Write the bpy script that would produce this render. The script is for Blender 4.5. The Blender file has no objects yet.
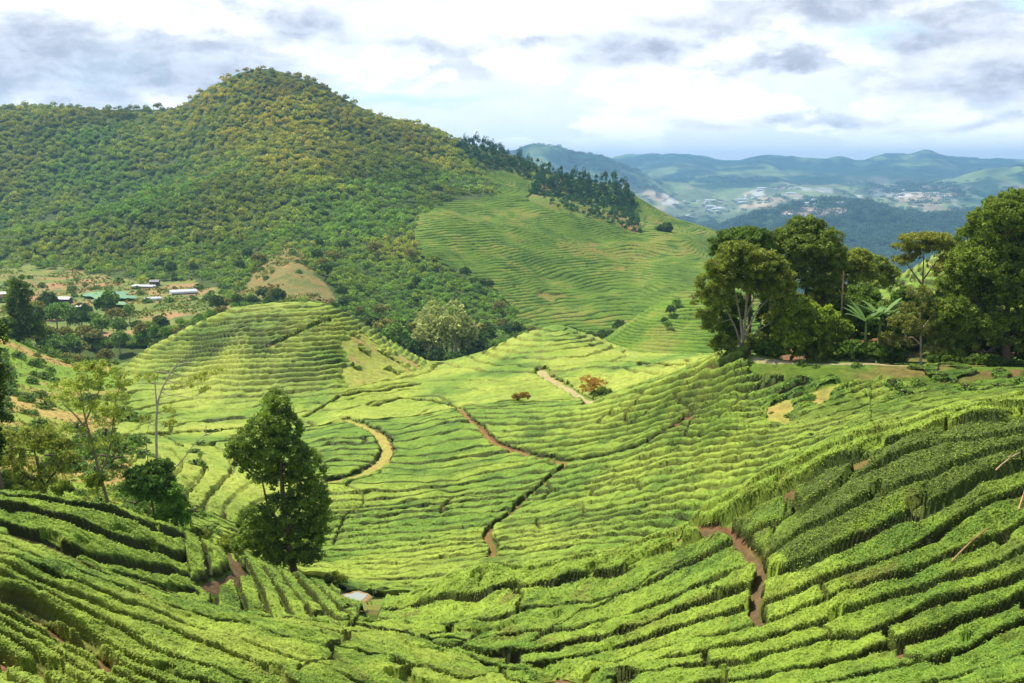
import bpy, math, random
import numpy as np
from mathutils import Vector
R = math.radians
rng = np.random.default_rng(7); random.seed(7)
sc = bpy.context.scene
COL = sc.collection
# ------------------------------------------------------------------ camera model
F = 1000.0; CX = 512.0; CY = 341.5; HOR = 170.0
PT = math.atan((CY-HOR)/F); cP, sP = math.cos(PT), math.sin(PT)
CZ = 300.0
def st(px, py):                      # pixel -> bearing s = x/y and elevation t = z/y
    a = (np.asarray(px, float)-CX)/F; b = (CY-np.asarray(py, float))/F
    w = cP+b*sP
    return a/w, (-sP+b*cP)/w
def pix(s, t):                       # inverse
    s = np.asarray(s, float); t = np.asarray(t, float)
    fw = cP - t*sP; up = sP + t*cP
    return CX+F*s/fw, CY-F*up/fw
# ------------------------------------------------------------------ noise
def _h(ix, iy, seed):
    n = (ix.astype(np.int64)*374761393 + iy.astype(np.int64)*668265263 + seed*974711) & 0xffffffff
    n = ((n ^ (n >> 13))*1274126177) & 0xffffffff
    n = n ^ (n >> 16)
    return (n & 0xffff)/65535.0
def vnoise(x, y, seed=0):
    x = np.asarray(x, float); y = np.asarray(y, float)
    ix = np.floor(x); iy = np.floor(y); fx = x-ix; fy = y-iy
    fx = fx*fx*fx*(fx*(fx*6-15)+10); fy = fy*fy*fy*(fy*(fy*6-15)+10)
    a = _h(ix, iy, seed); b = _h(ix+1, iy, seed); c = _h(ix, iy+1, seed); d = _h(ix+1, iy+1, seed)
    return (a+(b-a)*fx)*(1-fy)+(c+(d-c)*fx)*fy*1.0 - 0.5
def fbm(x, y, seed=0, octs=4, gain=.5):
    v = 0; a = 1.0; tot = 0
    for i in range(octs):
        v = v + a*vnoise(x*2**i+i*17.3, y*2**i-i*9.1, seed+i*31); tot += a; a *= gain
    return v/tot*2.0
def pchip_eval(xk, yk, x):
    xk = np.asarray(xk, float); yk = np.asarray(yk, float)
    h = np.diff(xk); d = np.diff(yk)/h
    m = np.zeros_like(yk)
    if len(xk) > 2:
        w1 = 2*h[1:]+h[:-1]; w2 = h[1:]+2*h[:-1]
        ok = d[1:]*d[:-1] > 0
        with np.errstate(divide='ignore', invalid='ignore'):
            mm = (w1+w2)/(w1/d[:-1]+w2/d[1:])
        m[1:-1] = np.where(ok, mm, 0)
    m[0] = d[0]; m[-1] = d[-1]
    x = np.clip(x, xk[0], xk[-1])
    i = np.clip(np.searchsorted(xk, x)-1, 0, len(xk)-2)
    t = (x-xk[i])/h[i]
    return (yk[i]*(2*t**3-3*t**2+1)+m[i]*h[i]*(t**3-2*t**2+t)+yk[i+1]*(-2*t**3+3*t**2)+m[i+1]*h[i]*(t**3-t**2))
# ------------------------------------------------------------------ terrain: feature lines (pixel x, pixel y, distance)
def const(py, D): return [(-200, py, D), (1224, py, D)]
CURVES = dict(
 c0=const(860, 3), c1=const(850, 12),
 c2=[(0,745,20),(512,760,31),(1024,750,22)],
 B=[(0,683,26),(250,683,31),(400,683,38),(512,683,42),(700,683,38),(1024,683,29)],
 C=[(-50,540,35),(0,548,36),(67,567,37.5),(134,589,39),(200,612,41),(267,625,43.5),(342,632,46),(399,642,47),(445,655,46.5),(500,679,43.4),(600,672,43.0),(700,650,41.5),(850,620,38),(1024,590,34)],
 Dd=[(0,568,42),(67,590,43.5),(134,604,45.5),(200,620,48),(267,633,50),(342,635,53),(399,640,53),(445,645,52),(500,648,51),(600,640,48.5),(700,610,46.5),(850,560,42),(1024,520,38.5)],
 E=[(0,528,46.5),(67,545,47.8),(134,565,50.5),(200,585,54.5),(267,604,58.5),(342,618,61.5),(399,625,61),(430,622,59),(470,616,58),(520,606,57),(600,598,55),(700,565,52),(850,490,46.5),(1024,448,42)],
 F=[(0,500,52),(60,508,53),(130,521,57),(200,546,62),(270,573,68),(330,592,72),(360,603,72.5),(395,606,70),(415,600,67),(432,588,65),(455,575,63.5),(482,570,62.5),(529,572,61.5),(575,562,60.5),(626,550,59),(684,527,57),(704,514,56),(784,467,53),(864,433,50.5),(917,423,49),(1024,400,46.5)],
 G=[(0,525,75),(60,525,77),(130,540,80),(200,560,84),(290,580,90),(330,588,87),(355,595,85),(395,599,83),(430,598,82),(500,592,82),(600,580,82),(690,560,82),(784,510,80),(864,470,76),(917,455,74),(1024,440,72)],
 H=[(0,505,90),(130,505,100),(200,520,105),(290,550,108),(355,565,104),(430,555,102),(500,548,100),(600,525,100),(684,495,98),(784,455,93),(864,430,90),(917,420,88),(1024,405,85)],
 I=[(0,450,125),(100,450,135),(200,470,135),(300,490,130),(400,490,130),(500,485,128),(600,455,125),(684,425,117),(740,405,110),(800,405,106),(860,405,103),(930,395,102),(1024,385,100)],
 J=[(0,425,150),(100,435,165),(200,440,172),(300,437,172),(342,430,170),(400,425,172),(460,413,172),(500,409,170),(576,404,160),(609,398,152),(643,387,143),(684,372,132),(715,358,124),(740,353,118),(800,362,114),(900,365,112),(1024,368,110)],
 K=[(0,400,185),(100,405,200),(200,415,200),(300,412,200),(342,408,198),(400,410,200),(460,403,198),(500,398,195),(576,402,182),(609,402,175),(643,400,168),(684,392,158),(715,372,140),(740,358,128),(800,361,124),(900,363,122),(1024,366,120)],
 L=[(0,365,225),(60,380,225),(117,388,225),(200,378,225),(250,365,225),(300,358,225),(342,368,222),(380,380,222),(420,384,225),(460,378,230),(500,372,228),(560,366,222),(600,368,215),(643,366,210),(684,362,200),(740,360,170),(800,335,160),(850,312,165),(900,290,170),(950,262,175),(1024,235,180)],
 M=[(0,335,265),(77,363,265),(117,367,262),(150,350,258),(200,325,252),(240,310,250),(300,305,250),(320,306,250),(342,313,252),(375,333,256),(409,353,262),(435,365,268),(475,357,275),(509,342,278),(529,335,280),(556,329,280),(582,335,278),(616,348,272),(642,356,265),(684,358,255),(740,358,230),(800,325,200),(850,300,195),(900,278,200),(950,250,205),(1024,222,215)],
 N=[(0,350,320),(77,385,320),(117,400,315),(200,375,310),(300,360,310),(375,375,315),(435,385,320),(509,375,325),(556,368,330),(616,370,325),(684,375,310),(740,372,300),(800,370,300),(1024,350,320)],
 O=[(0,325,400),(117,335,400),(200,328,400),(300,325,400),(380,345,400),(435,358,400),(500,350,405),(556,352,405),(603,342,400),(626,324,400),(659,305,400),(684,302,400),(715,300,400),(760,310,400),(1024,345,400)],
 P=[(0,312,480),(117,308,480),(200,303,480),(300,300,475),(380,320,470),(435,335,470),(500,335,480),(556,342,480),(626,352,470),(684,345,470),(740,345,470),(1024,340,480)],
 Q=[(0,290,560),(60,292,560),(117,290,560),(200,290,560),(250,275,560),(290,262,550),(340,275,555),(380,285,560),(435,290,560),(500,300,560),(556,312,560),(626,315,560),(684,300,560),(740,295,560),(800,320,560)],
 R=[(0,268,660),(100,270,660),(200,262,660),(250,252,650),(290,241,640),(340,250,650),(435,240,660),(500,245,680),(556,262,680),(626,272,680),(684,262,680),(717,262,680),(760,280,690),(800,310,700)],
 S=[(0,238,800),(60,222,810),(130,200,830),(200,182,850),(300,170,850),(380,180,850),(435,188,850),(502,198,850),(542,204,840),(592,216,830),(642,232,810),(684,239,790),(717,262,780),(760,290,790),(800,320,800)],
 T=[(0,240,930),(60,226,930),(130,203,935),(200,176,940),(300,138,950),(380,148,950),(435,168,940),(502,190,940),(542,203,930),(592,214,920),(642,228,900),(684,237,880),(717,250,850),(760,285,850),(800,325,850)],
 U=[(0,103,1250),(50,101,1250),(100,106,1240),(167,104,1220),(217,81,1150),(240,71,1130),(262,68,1120),(288,71,1120),(317,80,1110),(342,95,1100),(375,112,1090),(422,124,1080),(452,138,1070),(482,149,1060),(522,162,1040),(549,170,1020),(576,178,1010),(596,184,1000),(616,190,990),(650,207,970),(684,225,950),(717,240,930),(745,262,920),(800,325,920)],
 V=const(320, 1600), V2=const(262, 3000),
 W0=[(0,250,3500),(700,250,3500),(844,236,3500),(1024,243,3500)],
 W=[(0,228,4200),(680,232,4200),(730,225,4200),(751,217,4200),(784,208,4200),(844,202,4200),(897,208,4200),(937,215,4200),(970,210,4200),(1024,212,4200)],
 X=[(0,232,4900),(700,230,4900),(844,224,4900),(1024,226,4900)],
 Y=[(0,210,5600),(520,205,5600),(600,205,5600),(700,214,5600),(800,208,5600),(900,204,5600),(1024,200,5600)],
 Z=[(0,170,6800),(510,158,6800),(525,152,6800),(542,147,6800),(576,154,6800),(602,160,6800),(640,175,6800),(684,186,6800),(734,192,6800),(800,190,6800),(850,188,6800),(900,190,6800),(950,186,6800),(984,176,6800),(1024,169,6800)],
 Z1=[(0,200,7800),(542,185,7800),(602,182,7800),(684,178,7800),(800,180,7800),(900,180,7800),(1024,188,7800)],
 Z2=[(0,165,10500),(542,170,10500),(602,163,10500),(629,158,10500),(684,159,10500),(720,164,10500),(734,166,10500),(750,161,10500),(767,158,10500),(800,159,10500),(844,160,10500),(856,165,10500),(884,158,10500),(910,157,10500),(928,153,10500),(951,157,10500),(984,162,10500),(1024,164,10500)],
 Z3=const(185, 13000))
CURVES['U'] = [(a, b+(4 if a < 200 else (2 if a < 300 else 0)), c) for a, b, c in CURVES['U']]
CURVES['F'] = [(a, b+(2 if a < 420 else 7), c) for a, b, c in CURVES['F']]; CURVES['C'] = [(a, b+5, c) for a, b, c in CURVES['C']]
CURVES['W'] = [(a, b+8, c) for a, b, c in CURVES['W']]
NAMES = list(CURVES)
NS, NL = 1900, 3000
SG = np.linspace(-0.95, 0.95, NS); L0, L1 = math.log(3.0), math.log(13000.0)
LG = np.linspace(L0, L1, NL)
CL = np.zeros((NS, len(NAMES))); CT = np.zeros_like(CL)
for j, nm in enumerate(NAMES):
    k = np.array(CURVES[nm], float); s_, t_ = st(k[:, 0], k[:, 1])
    CL[:, j] = pchip_eval(s_, np.log(k[:, 2]), SG); CT[:, j] = pchip_eval(s_, t_, SG)
def smooth(a, n, axis):
    w = np.hanning(2*n+3)[1:-1]; w /= w.sum()
    pad = [(0, 0)]*a.ndim; pad[axis] = (n, n)
    ap = np.pad(a, pad, mode='edge')
    return sum(w[i]*np.take(ap, range(i, i+a.shape[axis]), axis) for i in range(2*n+1))
CL = smooth(CL, 3, 0); CT = smooth(CT, 3, 0)
TT = np.stack([pchip_eval(CL[i], CT[i], LG) for i in range(NS)])
TT = smooth(smooth(TT, 3, 0), 5, 1)
def samp(tab, s, l):
    fs = np.clip((np.asarray(s)-SG[0])/(SG[1]-SG[0]), 0, NS-1.001); fl = np.clip((np.asarray(l)-L0)/(LG[1]-LG[0]), 0, NL-1.001)
    i = fs.astype(int); j = fl.astype(int); a = fs-i; b = fl-j
    if np.size(a) < 5000:
        return (tab[i, j]*(1-b)+tab[i, j+1]*b)*(1-a)+(tab[i+1, j]*(1-b)+tab[i+1, j+1]*b)*a
    def w4(u): return (-.5*u+u*u-.5*u**3, 1-2.5*u*u+1.5*u**3, .5*u+2*u*u-1.5*u**3, -.5*u*u+.5*u**3)
    wa, wb = w4(a), w4(b); out = 0
    for p_ in range(4):
        ii = np.clip(i+p_-1, 0, NS-1); r_ = 0
        for q_ in range(4): r_ = r_+wb[q_]*tab[ii, np.clip(j+q_-1, 0, NL-1)]
        out = out+wa[p_]*r_
    return out
def curve_l(nm, s):
    return np.interp(s, SG, CL[:, NAMES.index(nm)])
def relief(x, y, D):
    D = np.asarray(D, float)
    n = 0.10*fbm(x/5., y/5., 3, 2)*np.clip(D/60., .6, 2)
    far = np.clip((D-330)/300., 0, 1)
    n = n + far*(3.5*fbm(x/70., y/70., 5, 3)+24*np.clip((D-600)/250, 0, 1)*(1-.8*np.clip((D-980)/100, 0, 1))*(-np.abs(fbm(x/170., y/170., 8, 2))+.25))
    vf = np.clip((D-1800)/2500., 0, 1)
    rid = .42-np.abs(fbm(x/900., y/900., 11, 4, .55))
    n = n + vf*(rid*120)+vf*14*fbm(x/160., y/260., 13, 3)
    return n
def ground(x, y):
    x = np.asarray(x, float); y = np.asarray(y, float)
    yy = np.maximum(y, 3.0)
    return CZ+samp(TT, x/yy, np.log(yy))*yy+relief(x, y, yy)
def hit(px, py, Dmin=20, Dmax=1e5):
    """world point where the line of sight of a pixel first meets the ground"""
    px = np.atleast_1d(np.asarray(px, float)); py = np.atleast_1d(np.asarray(py, float))
    s, t = st(px, py); out = np.zeros((len(px), 3))
    for i in range(len(px)):
        col = samp(TT, np.full(NL, s[i]), LG)
        ok = (col >= t[i]) & (LG >= math.log(Dmin)) & (LG <= math.log(Dmax))
        j = int(np.argmax(ok)) if ok.any() else int(np.argmin(np.where(LG >= math.log(Dmin), np.abs(col-t[i]), 9)))
        D = math.exp(LG[j]); out[i] = (s[i]*D, D, 0)
    out[:, 2] = ground(out[:, 0], out[:, 1])
    return out
def at(px, py, D):
    s, t = st(px, py); return Vector((float(s)*D, D, CZ+float(t)*D))
def soft_poly(px, py, poly, r):
    return sum(in_poly(px+dx*r, py+dy*r*.6, poly).astype(float) for dx, dy in ((0,0),(1,0),(-1,0),(0,1),(0,-1),(.6,.6),(-.6,.6),(.6,-.6),(-.6,-.6)))/9
def in_poly(px, py, poly):
    poly = np.asarray(poly, float); ins = np.zeros(np.shape(px), bool); j = len(poly)-1
    for i in range(len(poly)):
        xi, yi = poly[i]; xj, yj = poly[j]
        if yi != yj:
            ins ^= ((yi > py) != (yj > py)) & (px < (xj-xi)*(py-yi)/(yj-yi)+xi)
        j = i
    return ins
# ------------------------------------------------------------------ object helpers
def mesh_obj(name, verts, faces, mat, cols=None, parent=None, smoothf=True):
    """faces: array (n,3) or (n,4) or a list of such arrays"""
    if not isinstance(faces, (list, tuple)): faces = [faces]
    verts = np.asarray(verts, np.float32)
    org = np.array([0, 0, 0], np.float32)
    me = bpy.data.meshes.new(name); me.vertices.add(len(verts)); me.vertices.foreach_set('co', verts.ravel())
    fl = [np.asarray(f, np.int32) for f in faces if len(f)]
    tot = np.concatenate([np.full(len(f), f.shape[1], np.int32) for f in fl]); idx = np.concatenate([f.ravel() for f in fl])
    me.loops.add(len(idx)); me.loops.foreach_set('vertex_index', idx)
    me.polygons.add(len(tot)); start = np.concatenate([[0], np.cumsum(tot)[:-1]]).astype(np.int32)
    me.polygons.foreach_set('loop_start', start); me.polygons.foreach_set('loop_total', tot)
    me.polygons.foreach_set('use_smooth', np.full(len(tot), smoothf, bool))
    me.update(calc_edges=True)
    if cols is not None:
        at_ = me.color_attributes.new('Col', 'FLOAT_COLOR', 'POINT')
        c = np.ones((len(verts), 4), np.float32); c[:, :3] = np.clip(cols, 0, 1); at_.data.foreach_set('color', c.ravel())
    me.materials.append(mat)
    o = bpy.data.objects.new(name, me); COL.objects.link(o)
    if parent is not None: o.parent = parent
    return o
def recentre(o, loc):
    """move the origin of an unparented mesh to loc without moving its shape"""
    loc = Vector(loc); n = len(o.data.vertices); a = np.empty(n*3, np.float32); o.data.vertices.foreach_get('co', a)
    a = a.reshape(-1, 3)-np.array(loc, np.float32); o.data.vertices.foreach_set('co', a.ravel()); o.data.update(); o.location = loc
def tag(o, label=None, cat=None, group=None, kind=None):
    if label: o['label'] = label
    if cat: o['category'] = cat
    if group: o['group'] = group
    if kind: o['kind'] = kind
    return o
def thing(name, loc, label, cat, group=None, rz=0, scale=1):
    o = bpy.data.objects.new(name, None); COL.objects.link(o); o.location = loc; o.rotation_euler.z = rz; o.scale = (scale,)*3
    o.empty_display_size = .3
    return tag(o, label, cat, group)
class MB:
    def __init__(s): s.v = []; s.q = []; s.t = []; s.c = []; s.n = 0
    def add(s, v, f, c=(.3, .3, .3)):
        v = np.asarray(v, float); f = np.asarray(f, int)
        s.v.append(v); (s.q if f.shape[1] == 4 else s.t).append(f+s.n); s.n += len(v)
        c = np.asarray(c, float); s.c.append(np.broadcast_to(c, (len(v), 3)).copy())
    def tube(s, pts, rad, c, sides=6, cap=True):
        pts = np.asarray(pts, float); n = len(pts); rad = np.broadcast_to(rad, (n,))
        tn = np.gradient(pts, axis=0); tn /= np.linalg.norm(tn, axis=1)[:, None]+1e-9
        ref = np.array([0.31, 0.17, .05]) if abs(tn[0][2]) > .8 else np.array([0, 0, 1.])
        u = np.cross(tn, ref); u /= np.linalg.norm(u, axis=1)[:, None]+1e-9; w = np.cross(tn, u)
        a = np.linspace(0, 2*math.pi, sides, endpoint=False)
        ring = pts[:, None]+rad[:, None, None]*(np.cos(a)[None, :, None]*u[:, None]+np.sin(a)[None, :, None]*w[:, None])
        i = np.arange(n-1)[:, None]*sides; k = np.arange(sides)[None]; k2 = (k+1) % sides
        s.add(ring.reshape(-1, 3), np.stack([i+k, i+k2, i+sides+k2, i+sides+k], -1).reshape(-1, 4), c)
    def box(s, x0, x1, y0, y1, z0, z1, c=(.5, .5, .5)):
        v = [(x, y, z) for x in (x0, x1) for y in (y0, y1) for z in (z0, z1)]
        s.add(v, [(0,1,3,2),(4,6,7,5),(0,4,5,1),(2,3,7,6),(0,2,6,4),(1,5,7,3)], c)
    def build(s, name, mat, parent=None, smoothf=True):
        fs = []
        if s.q: fs.append(np.concatenate(s.q))
        if s.t: fs.append(np.concatenate(s.t))
        return mesh_obj(name, np.concatenate(s.v), fs, mat, np.concatenate(s.c), parent, smoothf)
# ------------------------------------------------------------------ materials
def mat_col(name, rough=.8, spec=.2, var=.25, scale=3.0, trans=0., bump=0., bscale=8., detail=4):
    """base colour from the object's own colour attribute, varied by procedural noise"""
    m = bpy.data.materials.new(name); m.use_nodes = True; nt = m.node_tree; N = nt.nodes; N.clear(); Lk = nt.links.new
    out = N.new('ShaderNodeOutputMaterial'); at_ = N.new('ShaderNodeAttribute'); at_.attribute_name = 'Col'
    tc = N.new('ShaderNodeNewGeometry'); no = N.new('ShaderNodeTexNoise'); no.inputs['Scale'].default_value = scale
    no.inputs['Detail'].default_value = detail; no.inputs['Roughness'].default_value = .65
    Lk(tc.outputs['Position'], no.inputs['Vector'])
    mr = N.new('ShaderNodeMapRange'); mr.inputs['From Min'].default_value = .3; mr.inputs['From Max'].default_value = .7
    mr.inputs['To Min'].default_value = 1-var; mr.inputs['To Max'].default_value = 1+var
    Lk(no.outputs['Fac'], mr.inputs['Value'])
    mx = N.new('ShaderNodeVectorMath'); mx.operation = 'SCALE'; Lk(at_.outputs['Color'], mx.inputs[0]); Lk(mr.outputs['Result'], mx.inputs['Scale'])
    bs = N.new('ShaderNodeBsdfPrincipled'); bs.inputs['Roughness'].default_value = rough; bs.inputs['Specular IOR Level'].default_value = spec
    Lk(mx.outputs[0], bs.inputs['Base Color'])
    if bump:
        n2 = N.new('ShaderNodeTexNoise'); n2.inputs['Scale'].default_value = bscale; n2.inputs['Detail'].default_value = 3
        Lk(tc.outputs['Position'], n2.inputs['Vector']); bp = N.new('ShaderNodeBump'); bp.inputs['Distance'].default_value = bump; bp.inputs['Strength'].default_value = 1
        Lk(n2.outputs['Fac'], bp.inputs['Height']); Lk(bp.outputs['Normal'], bs.inputs['Normal'])
    if trans:
        tr = N.new('ShaderNodeBsdfTranslucent'); Lk(mx.outputs[0], tr.inputs['Color']); ms = N.new('ShaderNodeMixShader'); ms.inputs[0].default_value = trans
        Lk(bs.outputs[0], ms.inputs[1]); Lk(tr.outputs[0], ms.inputs[2]); Lk(ms.outputs[0], out.inputs['Surface'])
    else: Lk(bs.outputs[0], out.inputs['Surface'])
    return m
M_ground = mat_col('ground_cover', .9, .1, .35, .9, bump=.15, bscale=2.5)
M_far = mat_col('far_land', .95, .05, .35, .012, detail=8)
M_tea = mat_col('tea_leaf', .6, .14, .28, 1.1, trans=.25, bump=.03, bscale=14)
M_teafar = mat_col('tea_far', .75, .06, .22, .5, trans=.1, detail=6)
M_leaf = mat_col('tree_leaf', .55, .16, .2, .8, trans=.38)
M_forest = mat_col('forest_leaf', .8, .05, .2, .2, trans=.25)
M_bark = mat_col('bark', .9, .1, .3, 5, bump=.02, bscale=20)
M_soil = mat_col('bare_soil', .95, .05, .3, 2.2, bump=.06, bscale=5)
M_paint = mat_col('building_paint', .6, .3, .1, 1.5)
M_metal = mat_col('roof_sheet', .45, .4, .12, 1.0)
def mat_water():
    m = bpy.data.materials.new('pond_water'); m.use_nodes = True; b = m.node_tree.nodes['Principled BSDF']
    b.inputs['Base Color'].default_value = (.30, .33, .30, 1); b.inputs['Roughness'].default_value = .08
    no = m.node_tree.nodes.new('ShaderNodeTexNoise'); no.inputs['Scale'].default_value = 6; bp = m.node_tree.nodes.new('ShaderNodeBump'); bp.inputs['Distance'].default_value = .01
    m.node_tree.links.new(no.outputs['Fac'], bp.inputs['Height']); m.node_tree.links.new(bp.outputs['Normal'], b.inputs['Normal'])
    return m
M_water = mat_water()
C = lambda *a: np.array(a, float)
def lerp(a, b, w): w = np.asarray(w)[..., None]; return a*(1-w)+b*w
SOIL = C(.34, .17, .075); SOILD = C(.17, .09, .045); GRASS = C(.17, .27, .035); DRYG = C(.33, .30, .07); SCRUB = C(.07, .12, .02)
# ------------------------------------------------------------------ tracks and trodden gaps, traced over the ground
def trace(pts, Dmin=20, Dmax=1e5, step=4):
    out = []
    for (a, b) in zip(pts[:-1], pts[1:]):
        n = max(1, int(math.hypot(b[0]-a[0], b[1]-a[1])/step))
        for i in range(n): out.append((a[0]+(b[0]-a[0])*i/n, a[1]+(b[1]-a[1])*i/n))
    out.append(pts[-1]); out = np.array(out)
    h = hit(out[:, 0], out[:, 1], Dmin, Dmax)
    return h
TRACKS = [  # name, label, pixel line, Dmin, Dmax, width
 ('dirt_track', 'curving ochre dirt track looping round the low terrace left of centre', [(337,422),(345,421),(358,426),(372,432),(383,440),(388,452),(384,463),(372,472),(352,480),(330,485)], 105, 190, 1.9),
 ('dirt_track', 'pale dirt track running down beside the small central knoll', [(541,371),(544,378),(555,383),(568,391),(582,399),(592,404)], 150, 300, 2.1),
 ('dirt_path', 'narrow brown footpath zigzagging between tea rows in mid valley', [(459,410),(465,418),(480,430),(487,440),(495,447),(520,455),(545,461),(570,465)], 95, 190, .9),
 ('dirt_path', 'narrow brown footpath dropping from the zigzag to the valley bottom', [(568,466),(552,478),(540,490),(523,505),(508,521),(490,532),(487,540),(495,552),(490,563)], 80, 160, .8),
 ('dirt_path', 'bare reddish trench winding down between hedges on the right slope', [(682,541),(692,534),(715,536),(735,548),(750,562),(762,580),(757,600),(753,620),(762,640)], 36, 70, .45),
 ('dirt_path', 'brown eroded gap between the rounded hedges of the left mound', [(228,552),(234,565),(243,576),(230,584),(212,590),(200,594)], 50, 80, .9),
 ('dirt_path', 'dark reddish ditch crossing the lower left slope', [(-20,598),(0,612),(27,625),(60,645),(93,665),(118,683)], 22, 45, .55),
 ('dirt_path', 'brown bare strip between near slope and left mound', [(22,550),(40,556),(68,568)], 37.5, 60, .9),
 ('dirt_road', 'level earth road along the foot of the trees at right', [(752,359),(768,361),(800,363),(850,364),(900,365),(960,366),(1060,367)], 108, 150, 1.5),
 ('dirt_path', 'grassy orange strip crossing the terrace behind the bare thin tree', [(120,440),(160,437),(200,435),(240,432)], 150, 210, 2.2),
]
TR = [(a, b, trace(p, d0, d1), w) for a, b, p, d0, d1, w in TRACKS]
# furrow-only cuts between fields (no track shown)
CUTS = [trace(p, d0, d1) for p, d0, d1 in [
 ([(342,632),(399,642),(445,655),(492,672)], 40, 60), ([(268,350),(330,322)], 200, 300), ([(305,420),(340,400),(420,388)], 150, 300),
 ([(459,410),(430,404),(400,402),(372,410)], 150, 260), ([(612,365),(684,368)], 150, 300), ([(576,404),(480,412),(420,420)], 150, 190),
 ([(380,600),(372,618),(366,630)], 40, 100),([(570,465),(640,450),(690,420)], 95, 160)]]
def dist_lines(x, y, lines):
    """distance to the nearest of several polylines (coarse, vertex based)"""
    best = np.full(x.shape, 1e9)
    for P in lines:
        lo = P[:, :2].min(0)-6; hi = P[:, :2].max(0)+6
        m = (x > lo[0]) & (x < hi[0]) & (y > lo[1]) & (y < hi[1])
        if not m.any(): continue
        xs = x[m]; ys = y[m]; b = np.full(xs.shape, 1e9)
        for i in range(len(P)-1):
            a = P[i, :2]; d = P[i+1, :2]-a; L2 = d@d+1e-9
            t = np.clip(((xs-a[0])*d[0]+(ys-a[1])*d[1])/L2, 0, 1)
            b = np.minimum(b, np.hypot(xs-a[0]-t*d[0], ys-a[1]-t*d[1]))
        best[m] = np.minimum(best[m], b)
    return best
def track_mask(x, y):
    m = np.full(x.shape, 9.0)
    for a, b, P, w in TR: m = np.minimum(m, dist_lines(x, y, [P])/(w*.5))
    return m
# ------------------------------------------------------------------ land-cover regions (given by outline in the view and distance)
POLY = dict(
 cone=[(236,300),(250,276),(268,260),(288,243),(302,252),(316,270),(332,290),(342,305)],
 teahill=[(415,215),(432,205),(470,200),(500,195),(482,176),(505,168),(620,186),(700,225),(800,262),(800,360),(560,360),(517,330),(515,313),(489,287),(452,268),(415,257)],
 farwood=[(470,138),(505,150),(625,182),(640,236),(604,224),(560,212),(526,199),(540,188),(520,178),(500,172),(478,170),(455,150)],
 farms=[(-100,262),(60,262),(95,272),(140,285),(190,283),(225,290),(235,312),(170,330),(60,345),(-100,350)],
 knollbare=[(352,331),(375,340),(420,362),(430,369),(345,392),(340,370),(345,345)],
 rightbare=[(806,366),(886,368),(880,380),(850,386),(835,400),(803,414),(790,427),(765,425),(764,413),(790,399),(815,386)],
 leftscrub=[(-100,325),(20,332),(80,362),(120,368),(140,385),(100,440),(-100,440)],
)
POND = hit([354], [599.5], 75, 90)[0]
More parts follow.
